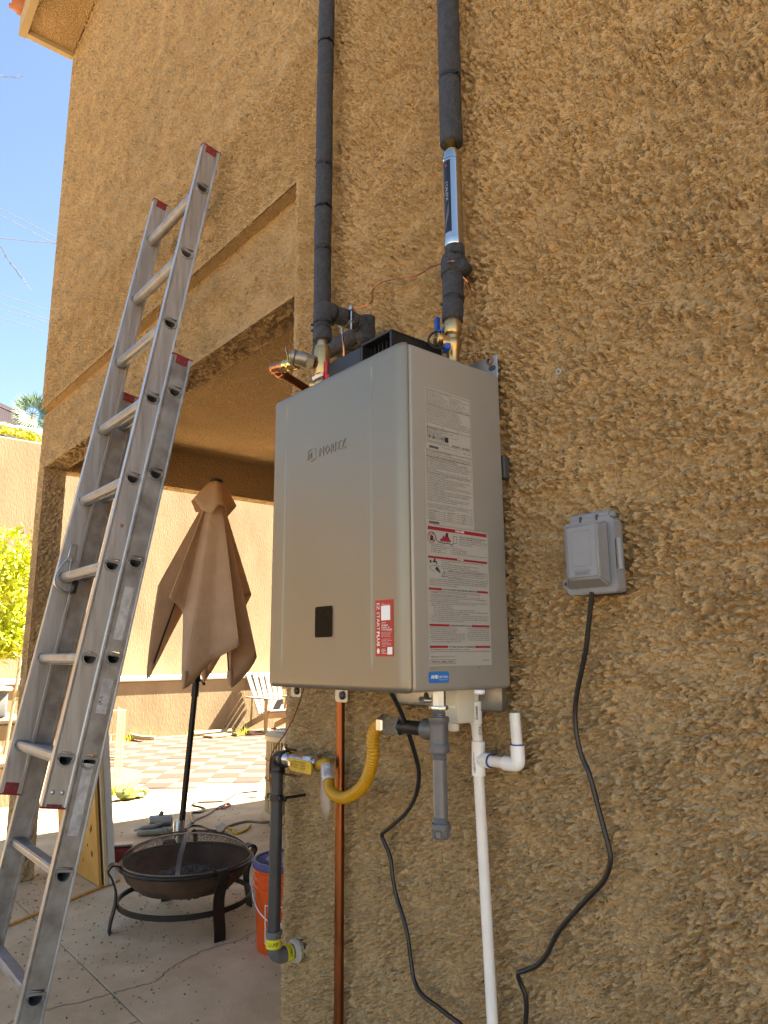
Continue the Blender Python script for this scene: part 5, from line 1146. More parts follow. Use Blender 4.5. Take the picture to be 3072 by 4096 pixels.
o0, o1, o2 = V((-0.0022, -0.2460, 1.9873)), V((-0.0772, -0.2680, 1.9934)), V((-0.1143, -0.1500, 1.9835))
od = (o1 - o0).normalized(); fd = (o2 - o1).normalized()
bm = nb(); lathe(bm, [(.0135, .0), (.0135, .014), (.0152, .016), (.0165, .020), (.0165, .024), (.0150, .028), (.0150, .034), (.0162, .036), (.0162, .041), (.0140, .044)], o0 - od * .004, od, 24); obj('press_fitting', bm, 'brass_bright', rl, 35)
el = (o1 - o0).length
bm = nb(); cyl(bm, o0 + od * .034, o1 - od * .020, .0111, 20); obj('copper_pipe', bm, 'copper_dull', rl)
bm = nb(); tube(bm, smooth([o1 - od * .030, o1 - od * .014, o1 - od * .002 + fd * .002, o1 + fd * .014, o1 + fd * .030], 6), .0126, 18)
for p, d in ((o1 - od * .024, -od), (o1 + fd * .024, fd)): lathe(bm, [(.0126, 0), (.0150, .002), (.0152, .005), (.0138, .008), (.0145, .011), (.0126, .013)], p, d, 22)
obj('copper_elbow', bm, 'copper', rl, 45)
bm = nb(); cyl(bm, o1 + fd * .02, o2 + fd * .02, .0111, 20); obj('copper_pipe', bm, 'copper_dull', rl)

CX = .372
ztop_c = V((0.3706, -0.0780, 2.0090)).z
t, c, cd = valve((CX + .002, -.078, V((0.3685, -0.0780, 1.9487)).z), (-.4, -.9, .1), 0, 0, 'brass isolation valve with blue levers below the right insulated pipe', ztop_c + .008)
bm = nb(); k_ = c + Z * .018; d_ = V((-.35, -.93, .05)).normalized(); lathe(bm, [(.010, .01), (.010, .032), (.0175, .033), (.0175, .040), (.015, .042), (.0035, .0425), (.0035, .046), (0, .047)], k_ - Z * .004, d_, 24); obj('hose_cap', bm, 'brass', t, 35)
bm = nb(); lo_ = V((0.3255, -0.0800, 2.0219)); obox(bm, lo_ + V((0, .002, -.002)), V((.012, -.006, 0)), V((.005, .010, 0)), Z * .036, .002, 1); obox(bm, lo_ + V((.012, .002, -.022)), X * .02, Y * .008, Z * .008); obj('lever', bm, 'blue_handle', t, 30)
bm = nb(); lo_ = V((0.3874, -0.1120, 1.9326)); obox(bm, lo_, V((.022, -.012, .002)), V((.006, .011, 0)), Z * .014, .002, 1); obj('drain_lever', bm, 'blue_handle', t, 30)
bm = nb(); tube(bm, smooth([(0.3781, -0.1200, 1.9714), (0.3608, -0.1200, 1.9777), (0.3415, -0.1200, 1.9726), (0.3411, -0.1200, 1.9573), (0.3598, -0.1200, 1.9409), (0.3854, -0.1200, 1.9310)], 6), .0026, 8); obj('cap_strap', bm, 'tie', t)

cp_ = thing('cold_water_pipe', 'right insulated pipe with polished scale filter going up the stucco wall', 'pipe', (CX, PW, ztop_c))
def cz(py, y=-.052): return V(at_tab[py]).z
at_tab = {-120: (0.4074, -0.0520, 3.0206), 158: (0.3909, -0.0520, 2.6591), 303: (0.3813, -0.0520, 2.4805), 330: (0.3801, -0.0520, 2.4475), 352: (0.3791, -0.0520, 2.4208), 528: (0.3656, -0.0520, 2.2147), 540: (0.3651, -0.0520, 2.2008), 557: (0.3630, -0.0520, 2.1817), 610: (0.3608, -0.0520, 2.1207), 655: (0.3660, -0.0700, 2.0607), 692: (0.3722, -0.0780, 2.0140)}
CXX = .362
sleeve(cp_, [(CXX, PW, cz(-120)), (CXX + .001, PW, (cz(-120) + cz(158)) / 2), (CXX, PW, cz(158) + .003)], .0272, 71)
sleeve(cp_, [(CXX, PW, cz(158) - .003), (CXX - .001, PW, (cz(158) + cz(303)) / 2), (CXX, PW, cz(303))], .0272, 73)
ztie(cp_, (CXX, PW, cz(158)), Z, .0262, (.9, -.2, 0)); bm = nb(); cyl(bm, (CXX, PW, cz(158) - .006), (CXX, PW, cz(158) + .006), .0195, 20); obj('copper_core', bm, 'foam', cp_)
za, zb = cz(330), cz(540)
bm = nb(); lathe(bm, [(.0135, 0), (.0135, .012), (.0150, .014), (.0160, .018), (.0150, .022), (.0135, .024), (.0135, .045)], (CXX, PW, za - .006), Z, 24); obj('brass_fitting', bm, 'brass_bright', cp_, 40)
sf_h = za - zb
bm = nb(); lathe(bm, [(.012, -.004), (.0225, .0), (.0232, .002), (.0232, .018), (.0222, .019), (.0222, sf_h - .024), (.0232, sf_h - .023), (.0232, sf_h - .005), (.0215, sf_h - .002), (.014, sf_h), (.0125, sf_h + .008)], (CXX, PW, zb + .008), Z, 48); fl = obj('scale_filter', bm, 'chrome', cp_, 30)
fc_ = V((CXX, PW, 0)); vx = V((CAMX - CXX, CAMY - PW, 0)).normalized(); vs_ = vx.cross(Z)
vs_ = Z.cross(vx)
def onf(a, z, k=0): return fc_ + (vx * math.cos(a) + vs_ * math.sin(a)) * (.02245 + .0002 * k) + Z * z
z0, z1 = zb + .008 + .030, zb + .008 + sf_h - .030; bm = nb(); AL, AR = -1.20, -.22
for k in range(8):
    a, b = AL + (AR - AL) * k / 8, AL + (AR - AL) * (k + 1) / 8; bm.faces.new([bm.verts.new(q) for q in (onf(a, z0), onf(b, z0), onf(b, z1), onf(a, z1))])
lb_ = obj('label', bm, 'label_black', cp_, 40); lb_.parent = fl
tb = nb(); text(tb, 'SCALEPX', (0, 0, 0), X, Y, h=.0070, wid=.050); bm = nb(); vm = {}
zc = z0 + (z1 - z0) * .70
for v in tb.verts: vm[v] = bm.verts.new(onf((AL + AR) / 2 + (v.co.y - .004) / .0226 + .06, zc - v.co.x, 2))
for f in tb.faces: bm.faces.new([vm[v] for v in f.verts])
tb.free()
for k in range(9): bm.faces.new([bm.verts.new(onf((AL + AR) / 2 - .30 + .06 * k + u * .5, z0 + .012 + .0045 * k + q, 2)) for u, q in ((0, -.004), (.03, -.003), (.03, .016 + .002 * k), (0, .016))])
o = obj('label_print', bm, 'label_grey', cp_, 0); o.parent = fl
bm = nb(); bm.faces.new([bm.verts.new(onf((AL + AR) / 2 + u, z1 - .012 + q, 2)) for u, q in ((-.12, -.004), (.12, -.004), (0, .004))]); o = obj('label_arrow', bm, 'red_handle', cp_, 0); o.parent = fl
# lower insulated offset down to the valve
b0, b1, b2 = cz(557), cz(610), V(at_tab[655]).z
sleeve(cp_, [(CXX, PW, zb + .006), (CXX, PW, b0 + .002)], .0235, 81)
sleeve(cp_, [(CXX, PW, b0 - .002), (CXX - .002, PW - .004, b0 - .03), (CXX, PW - .006, b1 + .012)], .0285, 83, .003)
sleeve(cp_, [(CXX + .014, PW, b0 - .024), (CXX + .028, PW + .004, b1 + .014)], .0190, 84, .003)
sleeve(cp_, [(CXX, PW - .006, b1 + .016), (CXX + .003, PW - .012, b1 - .012), (CX, -.070, b2 + .004)], .0245, 85, .0022)
sleeve(cp_, [(CX, -.072, b2 + .001), (CX + .002, -.078, ztop_c)], .0236, 87)
ztie(cp_, (CXX, PW, b0), Z, .0228, (.7, -.7, 0)); ztie(cp_, (CX, -.071, b2 + .0025), Z, .0232, (-.9, -.3, 0))
bm = nb(); cyl(bm, (CX + .002, -.078, ztop_c - .004), (CX + .002, -.078, ztop_c + .016), .0125, 18); obj('copper_core', bm, 'dezinc', cp_)

def wire(name, pts, r, m, lab, cat):
    bm = nb(); tube(bm, smooth(pts, 7), r, 8); return tag(obj(name, bm, m, loc=pts[0]), lab, cat)
e_ = V((HX + .008, PW - .070, ze + .02))
wire('bonding_wire', [e_, *[V(p) for p in [(0.0978, -0.0900, 2.1613), (0.0484, -0.0400, 2.2376), (0.0751, -0.0300, 2.2513), (0.1142, -0.0200, 2.2461), (0.1629, -0.0200, 2.2290), (0.2064, -0.0200, 2.2192), (0.2620, -0.0300, 2.2112), (0.3506, -0.0750, 2.1658), (0.3896, -0.0880, 2.1480), (0.3863, -0.0800, 2.1513)]]], .0022, 'copper', 'copper ground wire looping up from the clamp to the right insulated pipe', 'wire')
wire('bonding_wire', [(-0.0264, -0.0900, 2.1477), (-0.0247, -0.0880, 2.1237), (-0.0223, -0.0850, 2.0906), (-0.0266, -0.0800, 2.0539)], .0026, 'copper', 'short copper wire dropping from the clamp behind the heater', 'wire')
wire('bonding_wire', [(0.3840, -0.0500, 2.1253), (0.3886, -0.0400, 2.1130), (0.3816, -0.0220, 2.1083), (0.3878, -0.0150, 2.0989)], .0022, 'copper', 'short copper wire end sticking out beside the right insulated pipe', 'wire')
wire('bonding_wire', [(-0.1782, -0.0900, 1.2025), (-0.1957, -0.0850, 1.1784), (-0.2239, -0.0800, 1.1417), (-0.2450, -0.0800, 1.1111), (-0.2807, -0.0850, 1.0675), (-0.3130, -0.0900, 1.0356), (-0.3249, -0.0950, 1.0111), (-0.3303, -0.0950, 0.9750), (-0.3296, -0.0900, 0.9334), (-0.3307, -0.0850, 0.8800), (-0.3483, -0.0800, 0.8301)], .0020, 'copper_dull', 'thin copper ground wire from under the heater down to the pipe strap', 'wire')

# ------------------------------------------------------------------ gas line
GY = -.075
g_top, g_el, g_low, g_hole = V((-0.3281, -0.0750, 0.9851)), V((-0.3290, -0.0750, 1.0077)), V((-0.3084, -0.0750, 0.5176)), V((-0.3298, 0.0000, 0.4929))
g_mid = V((-0.3186, -0.0750, 0.7600)); gx = (g_mid.x + g_top.x) / 2
gp = thing('gas_pipe', 'dark wrapped gas pipe standing by the wall edge with elbow at each end', 'pipe', (gx, GY, 0.4))
bm = nb(); cyl(bm, (gx, GY, g_low.z + .05), (gx, GY, g_el.z - .02), .0165, 24); obj('pipe', bm, 'pipe_wrap', gp)
bm = nb(); lathe(bm, [(.0165, 0), (.0215, .001), (.0215, .009), (.0185, .012)], (gx, GY, g_el.z - .042), Z, 24)
tube(bm, smooth([(gx, GY, g_el.z - .036), (gx, GY, g_el.z - .018), (gx + .006, GY, g_el.z - .002), (gx + .024, GY, g_el.z + .001), (gx + .040, GY, g_el.z + .001)], 6), .0195, 22)
lathe(bm, [(.0195, 0), (.0225, .001), (.0225, .009), (.018, .011)], (gx + .034, GY, g_el.z + .001), X, 24); obj('iron_elbow', bm, 'black_iron', gp, 45)
gr = .019; zl_ = g_low.z
bm = nb(); tube(bm, smooth([(gx, GY, zl_ + .062), (gx, GY, zl_ + .030), (gx, GY + .008, zl_ + .008), (gx, GY + .028, zl_ - .001), (gx, GY + .060, zl_), (gx, .02, zl_)], 7), gr, 24); lathe(bm, [(gr, 0), (gr + .0028, .001), (gr + .0028, .010), (gr, .011)], (gx, GY, zl_ + .053), Z, 24); obj('grey_elbow', bm, 'grey_fitting', gp, 50)
bm = nb(); lathe(bm, [(gr + .0008, 0), (gr + .0008, .022)], (gx, GY, zl_ + .024), Z, 28, cap=False); bd = obj('yellow_band', bm, 'yellow_band', gp)
bm2 = nb(); lathe(bm2, [(gr + .0008, 0), (gr + .0008, .018)], (gx, GY + .034, zl_ - .0005), Y, 28, cap=False); bd2 = obj('yellow_band', bm2, 'yellow_band', gp)
gv = V((CAMX - gx, CAMY - GY, 0)).normalized(); gs = Z.cross(gv)
for par, kind in ((bd, 0), (bd2, 1)):
    tb = nb(); text(tb, 'L1-PSP' if kind == 0 else '1-PERIT', (0, 0, 0), X, Y, h=.0085, wid=.026, bold=.02); bm = nb(); vm = {}
    for v in tb.verts:
        if kind == 0: a = (v.co.x - .013) / .0198; p = V((gx, GY, zl_ + .031 + v.co.y)) + (gv * math.cos(a) + gs * math.sin(a)) * (gr + .0011)
        else:
            a = (v.co.x - .013) / .0198; n1 = V((.75, 0, .66)) ; p = V((gx, GY + .039 + v.co.y, zl_)) + (V((.9, 0, .4)).normalized() * math.cos(a) + V((-.4, 0, .9)).normalized() * -math.sin(a)) * (gr + .0011)
        vm[v] = bm.verts.new(p)
    for f in tb.faces: bm.faces.new([vm[v] for v in f.verts])
    tb.free(); o = obj('band_print', bm, 'print_black', gp, 0); o.parent = par
bm = nb(); lathe(bm, [(gr, .0), (.027, .003), (.031, .010), (.026, .022)], (gx, -.018, zl_), Y, 12); obj('mortar_ring', bm, 'rock', gp, 30)
ps = thing('pipe_strap', 'black two bolt pipe strap holding the gas pipe to the wall', 'strap', (gx, GY, V((-0.3247, -0.0750, 0.9064)).z)); pz = V((-0.3247, -0.0750, 0.9064)).z
bm = nb(); lathe(bm, [(.0168, -.007), (.0205, -.007), (.0205, .007), (.0168, .007)], (gx, GY, pz), Z, 24, cap=False); obj('band', bm, 'black_iron', ps)
for s in (-1, 1):
    yw_ = -.002 if s > 0 else GY + .012
    bm = nb(); obox(bm, (gx + s * .027, GY + .004, pz), X * .024, Y * .010, Z * .014, .003, 2); obj('ear', bm, 'black_iron', ps)
    bm = nb(); cyl(bm, (gx + s * .028, GY - .012, pz + .001), (gx + s * .028, yw_, pz + .001), .0038, 10); lathe(bm, [(.0075, 0), (.0075, .005), (.004, .007)], (gx + s * .028, GY - .006, pz + .001), -Y, 6); obj('bolt', bm, 'black_iron', ps)
gvz = g_el.z + .001
def gX(px, py): pass
vv = thing('gas_valve', 'gas shutoff valve with flat yellow lever beside the iron elbow', 'valve', (gx + .08, GY, gvz))
xa, xb = V((-0.2945, -0.0750, 1.0146)).x, V((-0.1296, -0.0750, 1.0174)).x
L_ = xb - xa
KX = L_ / .106
def kx(pr): return [(r, h * KX) for r, h in pr]
bm = nb(); lathe(bm, kx([(.016, 0), (.0175, .001), (.0175, .014), (.014, .018), (.014, .026), (.0165, .034), (.0175, .046), (.0165, .060), (.014, .068), (.014, .072)]), (xa, GY, gvz), X, 20); obj('body', bm, 'zinc', vv, 35)
bm = nb(); lathe(bm, kx([(.019, 0), (.021, .003), (.021, .020), (.019, .023)]), (xa + .070 * KX, GY, gvz), X, 6); lathe(bm, kx([(.0165, .023), (.0165, .036)]), (xa + .070 * KX, GY, gvz), X, 20); obj('nut', bm, 'zinc', vv, 30)
lx0, lx1 = V((-0.2251, -0.1050, 1.0162)).x, V((-0.1207, -0.1050, 1.0267)).x; lm = (lx0 + lx1) / 2; lw = lx1 - lx0
bm = nb(); prism(bm, rrect(lw, .030, .008, 4, 0, 0), V((lm, GY - .028, gvz - .004)), V((1, -.02, 0)), Z, Y * .004); lv = obj('lever', bm, 'yellow_lever', vv, 30)
bm = nb()
for k, s in enumerate(('1/2 PSIG', 'CSA GAS', 'ON - OFF')): text(bm, s, V((lm - lw * .30, GY - .0288, gvz + .003 - k * .0068)), X, Z, h=.0038, wid=lw * .55)
o = obj('lever_print', bm, 'print_black', vv, 0); o.parent = lv
bm = nb(); cyl(bm, (lx0 + .010, GY - .033, gvz - .002), (lx0 + .010, GY - .010, gvz - .002), .0065, 6); obj('lever_nut', bm, 'zinc', vv)
bm = nb(); obox(bm, (xa + .006, GY - .002, gvz + .024), X * .014, Y * .003, Z * .016, .001, 1); lathe(bm, [(.0175, 0), (.0195, .001), (.0195, .010), (.0175, .011)], (xa - .004, GY, gvz), X, 24); cyl(bm, (xa + .010, GY, gvz + .028), (xa + .022, GY - .004, gvz + .036), .0035, 8); obj('band_clamp', bm, 'chrome', vv)
ws = [((-0.3462, -0.0350, 1.0255), (-0.3460, 0.0000, 1.0176)), ((-0.3555, -0.0350, 0.9587), (-0.3439, 0.0000, 0.9491))]
for k, (a, b) in enumerate(ws):
    bm = nb(); cyl(bm, a, b, .0032, 8); lathe(bm, [(.006, 0), (.006, .002), (.003, .004)], a, V(a) - V(b), 10)
    tag(obj('wall_screw', bm, 'wall_screw', loc=a), ['rusty screw standing out of the wall above the gas valve', 'rusty screw standing out of the wall below the gas valve'][k], 'screw', 'rusty screws by the gas valve')
TX, TY = .421, -.192
def tz(py): return T_[py].z
T_ = {k: V(q) for k, q in ((1490, (0.4252, -0.1920, 1.2139)), (1530, (0.4241, -0.1920, 1.1803)), (1548, (0.4249, -0.1920, 1.1653)), (1578, (0.4241, -0.1920, 1.1404)), (1614, (0.4244, -0.1920, 1.1108)), (1626, (0.4241, -0.1920, 1.1010)), (1768, (0.4230, -0.1920, 0.9868)), (1781, (0.4239, -0.1920, 0.9767)), (1812, (0.4231, -0.1920, 0.9523)))}
st_ = thing('sediment_trap', 'grey painted gas tee with a long capped drip leg under the heater', 'pipe', (TX, TY, tz(1578)))
bm = nb(); lathe(bm, [(.0140, tz(1530) - .0), (.0140, ZB + .002)], (TX, TY, 0), Z, 8); cyl(bm, (TX - .012, TY - .004, ZB - .018), (TX - .030, TY - .008, ZB - .018), .0050, 12); cyl(bm, (TX - .028, TY - .0075, ZB - .018), (TX - .038, TY - .010, ZB - .018), .0072, 6); obj('gas_inlet', bm, 'steel', st_, 35)
bm = nb(); lathe(bm, [(.0175, -.003), (.0182, -.001), (.0182, .003), (.0175, .005)], (TX, TY, tz(1530)), Z, 8); pr_t = [(.0128, tz(1548) - tz(1530))]
obj('union_collar', bm, 'zinc', st_, 35)
bm = nb(); n_ = 9; zz0, zz1 = tz(1548) - .002, tz(1530); lathe(bm, [((.0132 if k % 2 else .0120), zz0 + (zz1 - zz0) * k / n_) for k in range(n_ + 1)], (TX, TY, 0), Z, 24); obj('thread', bm, 'steel', st_, 20)
bm = nb(); lathe(bm, [(.0150, tz(1626)), (.0192, tz(1626) + .001), (.0198, tz(1614) + .002), (.0180, tz(1614) + .006), (.0172, tz(1614) + .010), (.0172, tz(1548) - .014), (.0182, tz(1548) - .010), (.0195, tz(1548) - .008), (.0195, tz(1548) - .001), (.0150, tz(1548))], (TX, TY, 0), Z, 28)
lathe(bm, [(.0165, .006), (.0168, .024), (.0195, .028), (.0195, .036), (.0150, .038)], (TX, TY, tz(1578)), -X, 28); obj('tee', bm, 'grey_fitting', st_, 35)
bm = nb(); zt0, zt1 = tz(1781), tz(1626)
lathe(bm, [((.0136 if k % 2 else .0126), zt1 - .012 + .012 * k / 8) for k in range(9)], (TX, TY, 0), Z, 24); lathe(bm, [((.0140 if k % 2 else .0129), zt0 + .013 * k / 8) for k in range(9)], (TX, TY, 0), Z, 24); lathe(bm, [(.0133, zt0 + .013), (.0134, zt1 - .012)], (TX, TY, 0), Z, 28); obj('drip_leg', bm, 'grey_paint', st_, 25)
zc0 = tz(1812)
bm = nb(); lathe(bm, [(.013, zc0), (.0150, zc0 + .003), (.0152, zt0 - .009), (.0178, zt0 - .008), (.0182, zt0 - .001), (.0165, zt0 + .002), (.0140, zt0 + .002)], (TX, TY, 0), Z, 28)
for k in range(6):
    a = k * math.pi / 3; d = V((math.cos(a), math.sin(a), 0)); obox(bm, V((TX, TY, (zc0 + zt0 - .009) / 2 + .002)) + d * .0150, d * .005, d.cross(Z) * .010, Z * (zt0 - .012 - zc0), .001, 1)
cpb = obj('cap', bm, 'grey_fitting', st_, 35)
bm = nb(); cv = V((CAMX - TX, CAMY - TY, 0)).normalized(); cs = Z.cross(cv)
tb = nb(); text(tb, 'ENNA', (0, 0, 0), X, Y, h=.0055, wid=.018, bold=.02); vm = {}
for v in tb.verts: a = (v.co.x - .009) / .018; vm[v] = bm.verts.new(V((TX, TY, zt0 - .0075 + v.co.y)) + (cv * math.cos(a) + cs * math.sin(a)) * .0187)
for f in tb.faces: bm.faces.new([vm[v] for v in f.verts])
tb.free(); o = obj('cast_letters', bm, 'grey_paint', cpb.parent, 0); o.parent = cpb
tzz = tz(1578)
xn0, xn1, xn2 = V((0.3167, -0.1920, 1.1361)).x, V((0.2860, -0.1920, 1.1366)).x, V((0.2573, -0.1920, 1.1364)).x
bm = nb(); cyl(bm, (xn0 - .01, TY, tzz), (TX - .034, TY, tzz), .0134, 24); obj('nipple', bm, 'black_iron', st_)
fx = thing('gas_connector', 'yellow corrugated flexible gas connector sagging between valve and tee', 'hose', (xn2, TY, tzz))
bm = nb(); lathe(bm, [(.0175, 0), (.0195, .003), (.0195, .012), (.018, .014)], (xn0 - .014, TY, tzz), X, 6); obj('nut', bm, 'zinc', fx, 30)
bm = nb(); lathe(bm, [(.0150, -.004), (.0175, .0), (.0205, .003), (.0205, .017), (.0175, .020)], (xn2 - .002, TY, tzz), X, 6, phase=.5); obj('nut', bm, 'zinc', fx, 30)
fp = [V((xn2 + .002, TY, tzz)), V((xn2 - .012, TY, tzz)), *[V(q) for q in [(0.2276, -0.1920, 1.1207), (0.2235, -0.1900, 1.1019), (0.2200, -0.1860, 1.0776), (0.2010, -0.1780, 1.0475), (0.1716, -0.1680, 1.0154), (0.1233, -0.1550, 0.9872), (0.0656, -0.1400, 0.9670), (0.0107, -0.1250, 0.9616), (-0.0307, -0.1120, 0.9688), (-0.0550, -0.1000, 0.9873), (-0.0730, -0.0900, 1.0054), (-0.0937, -0.0780, 1.0160)]], V((xb + .024, GY - .001, gvz + .006)), V((xb + .004, GY, gvz + .001)), V((xb - .004, GY, gvz))]
P = resample(smooth(fp, 14), .00165)
bm = nb(); plain = 10
tube(bm, P, .0125, 18, rfun=lambda i: .0122 + (.0014 * math.sin(i * 2 * math.pi / 4.0) if i > 6 else 0)); obj('corrugated_hose', bm, 'yellow_flex', fx, 180)
i0 = int(len(P) * .80); i1 = int(len(P) * .895); bm = nb(); tube(bm, P[i0:i1:3], .0141, 20, cap=False); sk = obj('white_label', bm, 'paper', fx)
bm = nb(); mid = P[(i0 + i1) // 2]; ax_ = (P[i1] - P[i0]).normalized(); cv = (V(cam_loc) - mid); cv = (cv - ax_ * cv.dot(ax_)).normalized(); cs = ax_.cross(cv)
for k in range(9):
    a = -.75 + k * .19; ln2 = (i1 - i0) * .00165 * (.4 if k % 3 else .33)
    bm.faces.new([bm.verts.new(mid + (cv * math.cos(a + u) + cs * math.sin(a + u)) * .01435 + ax_ * q) for u, q in ((0, -ln2), (.06, -ln2), (.06, ln2), (0, ln2))])
o = obj('label_print', bm, 'tub_grey', fx, 0); o.parent = sk
tg = [(-0.0996, -0.0850, 1.0204), (-0.0951, -0.0850, 0.9841), (-0.1041, -0.0850, 0.9400), (-0.0918, -0.0850, 0.9046), (-0.0877, -0.0850, 0.8873)]
bm = nb(); q = [(695,1650,3),(697,1680,7),(700,1720,9),(702,1745,9),(703,1775,1)]
tgp = [(-0.1051, -0.0880, 1.0158), (-0.0934, -0.0880, 1.0170), (-0.1024, -0.0880, 0.9728), (-0.0811, -0.0880, 0.9754), (-0.1036, -0.0880, 0.9351), (-0.0691, -0.0880, 0.9430), (-0.0973, -0.0880, 0.9094), (-0.0688, -0.0880, 0.9189), (-0.0835, -0.0880, 0.8842), (-0.0816, -0.0880, 0.8845)]
vs = [bm.verts.new(V(p) + Y * (.004 * (k % 2))) for k, p in enumerate(tgp)]
for k in range(0, 8, 2): bm.faces.new((vs[k], vs[k + 1], vs[k + 3], vs[k + 2]))
tago = tag(obj('paper_tag', bm, 'cardboard', smooth_angle=60, loc=tgp[0]), 'crumpled paper tag hanging from the yellow gas connector', 'tag'); so = tago.modifiers.new('thickness', 'SOLIDIFY'); so.thickness = .0006

# copper riser, condensate pipe, neutralizer
c0, c1 = V((-0.1130, -0.0220, 0.9530)), V((-0.1125, -0.0220, 0.4820))
bm = nb(); cx_ = (c0.x + c1.x) / 2; cyl(bm, (cx_, -.022, .02), (cx_, -.022, 1.9), .0118, 24); tag(obj('copper_riser', bm, 'copper_dull', loc=(cx_, -.022, .02)), 'straight vertical copper pipe running down the wall behind the heater', 'pipe')
cn = thing('condensate_pipe', 'white plastic drain pipe with a tee and upturned side stub', 'pipe', (0.3817, -0.0360, 1.0707))
A, B_ = V((0.3672, -0.0360, 1.2064)), V((0.3889, -0.0360, 0.5957)); dn = (B_ - A).normalized()
def cpz(px, py): return None
Q = {k: V(q) for k, q in ((1493, (0.3670, -0.0360, 1.2036)), (1514, (0.3682, -0.0360, 1.1842)), (1564, (0.3695, -0.0360, 1.1383)), (1600, (0.3745, -0.0360, 1.1060)), (1640, (0.3742, -0.0360, 1.0700)), (1676, (0.3728, -0.0360, 1.0377)), (2212, (0.3889, -0.0360, 0.5957)))}
bm = nb(); cyl(bm, Q[1493] + Z * .01, Q[1514] - Z * .005, .0088, 20); obj('spigot', bm, 'milky', cn)
bm = nb(); lathe(bm, [(.0125, 0), (.0132, .001), (.0132, .022), (.0136, .023), (.0128, .026), (.0128, (Q[1514] - Q[1564]).length - .001), (.0105, (Q[1514] - Q[1564]).length)], Q[1564], Q[1514] - Q[1564], 24)
for s in (0, 2.1, 4.2): obox(bm, Q[1564].lerp(Q[1514], .48) + V((math.cos(s), math.sin(s), 0)) * .0138, X * .003, Y * .003, Z * .008)
cpl = obj('coupling', bm, 'pvc_white', cn, 40)
def bars(par, base, ax, r, aoff, n, hh, seed):
    bm = nb(); rnd = random.Random(seed); cv = (V(cam_loc) - V(base)); ax = V(ax).normalized(); cv = (cv - ax * cv.dot(ax)).normalized(); cs = ax.cross(cv); z = 0
    for k in range(n):
        w_ = rnd.choice((.0006, .0009, .0014)); bm.faces.new([bm.verts.new(V(base) + (cv * math.cos(aoff + u) + cs * math.sin(aoff + u)) * r + ax * q) for u, q in ((0, z), (hh, z), (hh, z + w_), (0, z + w_))]); z += w_ + rnd.choice((.0006, .0010))
    o = obj('barcode', bm, 'print_black', par.parent, 0); o.parent = par
bars(cpl, Q[1564] + Z * .010, Z, .0134, .05, 16, .30, 1)
bm = nb(); cyl(bm, Q[1564] + Z * .003, Q[1600] - Z * .01, .01067, 24); obj('pipe', bm, 'pvc', cn)
tb = nb(); text(tb, 'PACIFIC', (0, 0, 0), X, Y, h=.0060, wid=.022); bm = nb(); vm = {}; cv = V((CAMX - Q[1600].x, CAMY + .036, 0)).normalized(); cs = Z.cross(cv); pm_ = Q[1564].lerp(Q[1600], .5)
for v in tb.verts: a = .55 + (v.co.y - .003) / .0108; vm[v] = bm.verts.new(pm_ + (cv * math.cos(a) + cs * math.sin(a)) * .0109 + Z * (.011 - v.co.x))
for f in tb.faces: bm.faces.new([vm[v] for v in f.verts])
tb.free(); obj('pipe_print', bm, 'print_black', cn, 0)
ht = (Q[1600] - Q[1676]).length; cQ = Q[1600].lerp(Q[1676], .53)
bm = nb(); lathe(bm, [(.0112, 0), (.0138, .001), (.0138, ht - .001), (.0112, ht)], Q[1676], Q[1600] - Q[1676], 28); lathe(bm, [(.0132, .004), (.0134, .014), (.0146, .017), (.0146, .030), (.0112, .031)], cQ, X, 28); tee = obj('tee', bm, 'pvc_white', cn, 40)
bars(tee, Q[1676] + Z * .008, Z, .0140, -.75, 22, .32, 2)
bm = nb(); lathe(bm, [(.0110, 0), (.0136, .0002), (.0136, .0022), (.0110, .0024)], cQ + X * .031, X, 24); obj('primer_ring', bm, 'pvc_primer', cn)
ecx = V((0.4761, -0.0360, 1.0768)).x; eb = V((ecx, -.036, cQ.z))
bm = nb(); cyl(bm, cQ + X * .028, eb - X * .022, .01067, 24); obj('pipe', bm, 'pvc', cn)
bm = nb(); tube(bm, smooth([eb - X * .034, eb - X * .018, eb - X * .005 + Z * .001, eb + V((.0, 0, .006)), eb + Z * .020, eb + Z * .036], 7), .0136, 24); obj('elbow', bm, 'pvc_white', cn, 60)
bm = nb(); lathe(bm, [(.0109, 0), (.0128, .0002), (.0128, .0030), (.0109, .0032)], eb + Z * .0355, Z, 24); obj('primer_ring', bm, 'pvc_primer', cn)
tp = V((0.4706, -0.0360, 1.1659)); stp = eb + Z * .030; sd_ = (V((ecx - .004, -.036, tp.z)) - stp)
bm = nb(); lathe(bm, [(.01067, 0), (.01067, sd_.length), (.0082, sd_.length), (.0082, sd_.length - .03), (0, sd_.length - .03)], stp, sd_, 24); obj('stub', bm, 'pvc', cn, 40)
bm = nb(); e_ = Q[1676] + (Q[2212] - Q[1676]) * (Q[1676].z - .02) / (Q[1676].z - Q[2212].z); cyl(bm, Q[1676] + Z * .004, e_, .01067, 24); obj('pipe', bm, 'pvc', cn)
n0, n1 = V((0.3398, -0.0750, 1.2005)), V((0.3704, -0.0750, 1.1427))
nz_ = thing('drain_box', 'milky translucent plastic drain box between tee and drain pipe', 'drain box', (n0.x + .02, -.075, ZB))
bm = nb(); box(bm, (n0.x - .012, -.10, n1.z), (n1.x + .012, -.05, ZB), .006, 2); obj('tank', bm, 'milky', nz_, 35)
bm = nb(); box(bm, (n0.x - .014, -.102, n1.z + .030), (n1.x + .004, -.048, n1.z + .036), .002, 1); obj('rib', bm, 'pvc_white', nz_)
bm = nb(); cyl(bm, (n0.x + .014, -.085, n1.z - .016), (n0.x + .014, -.085, n1.z + .002), .011, 16, .002); obj('outlet', bm, 'milky', nz_)
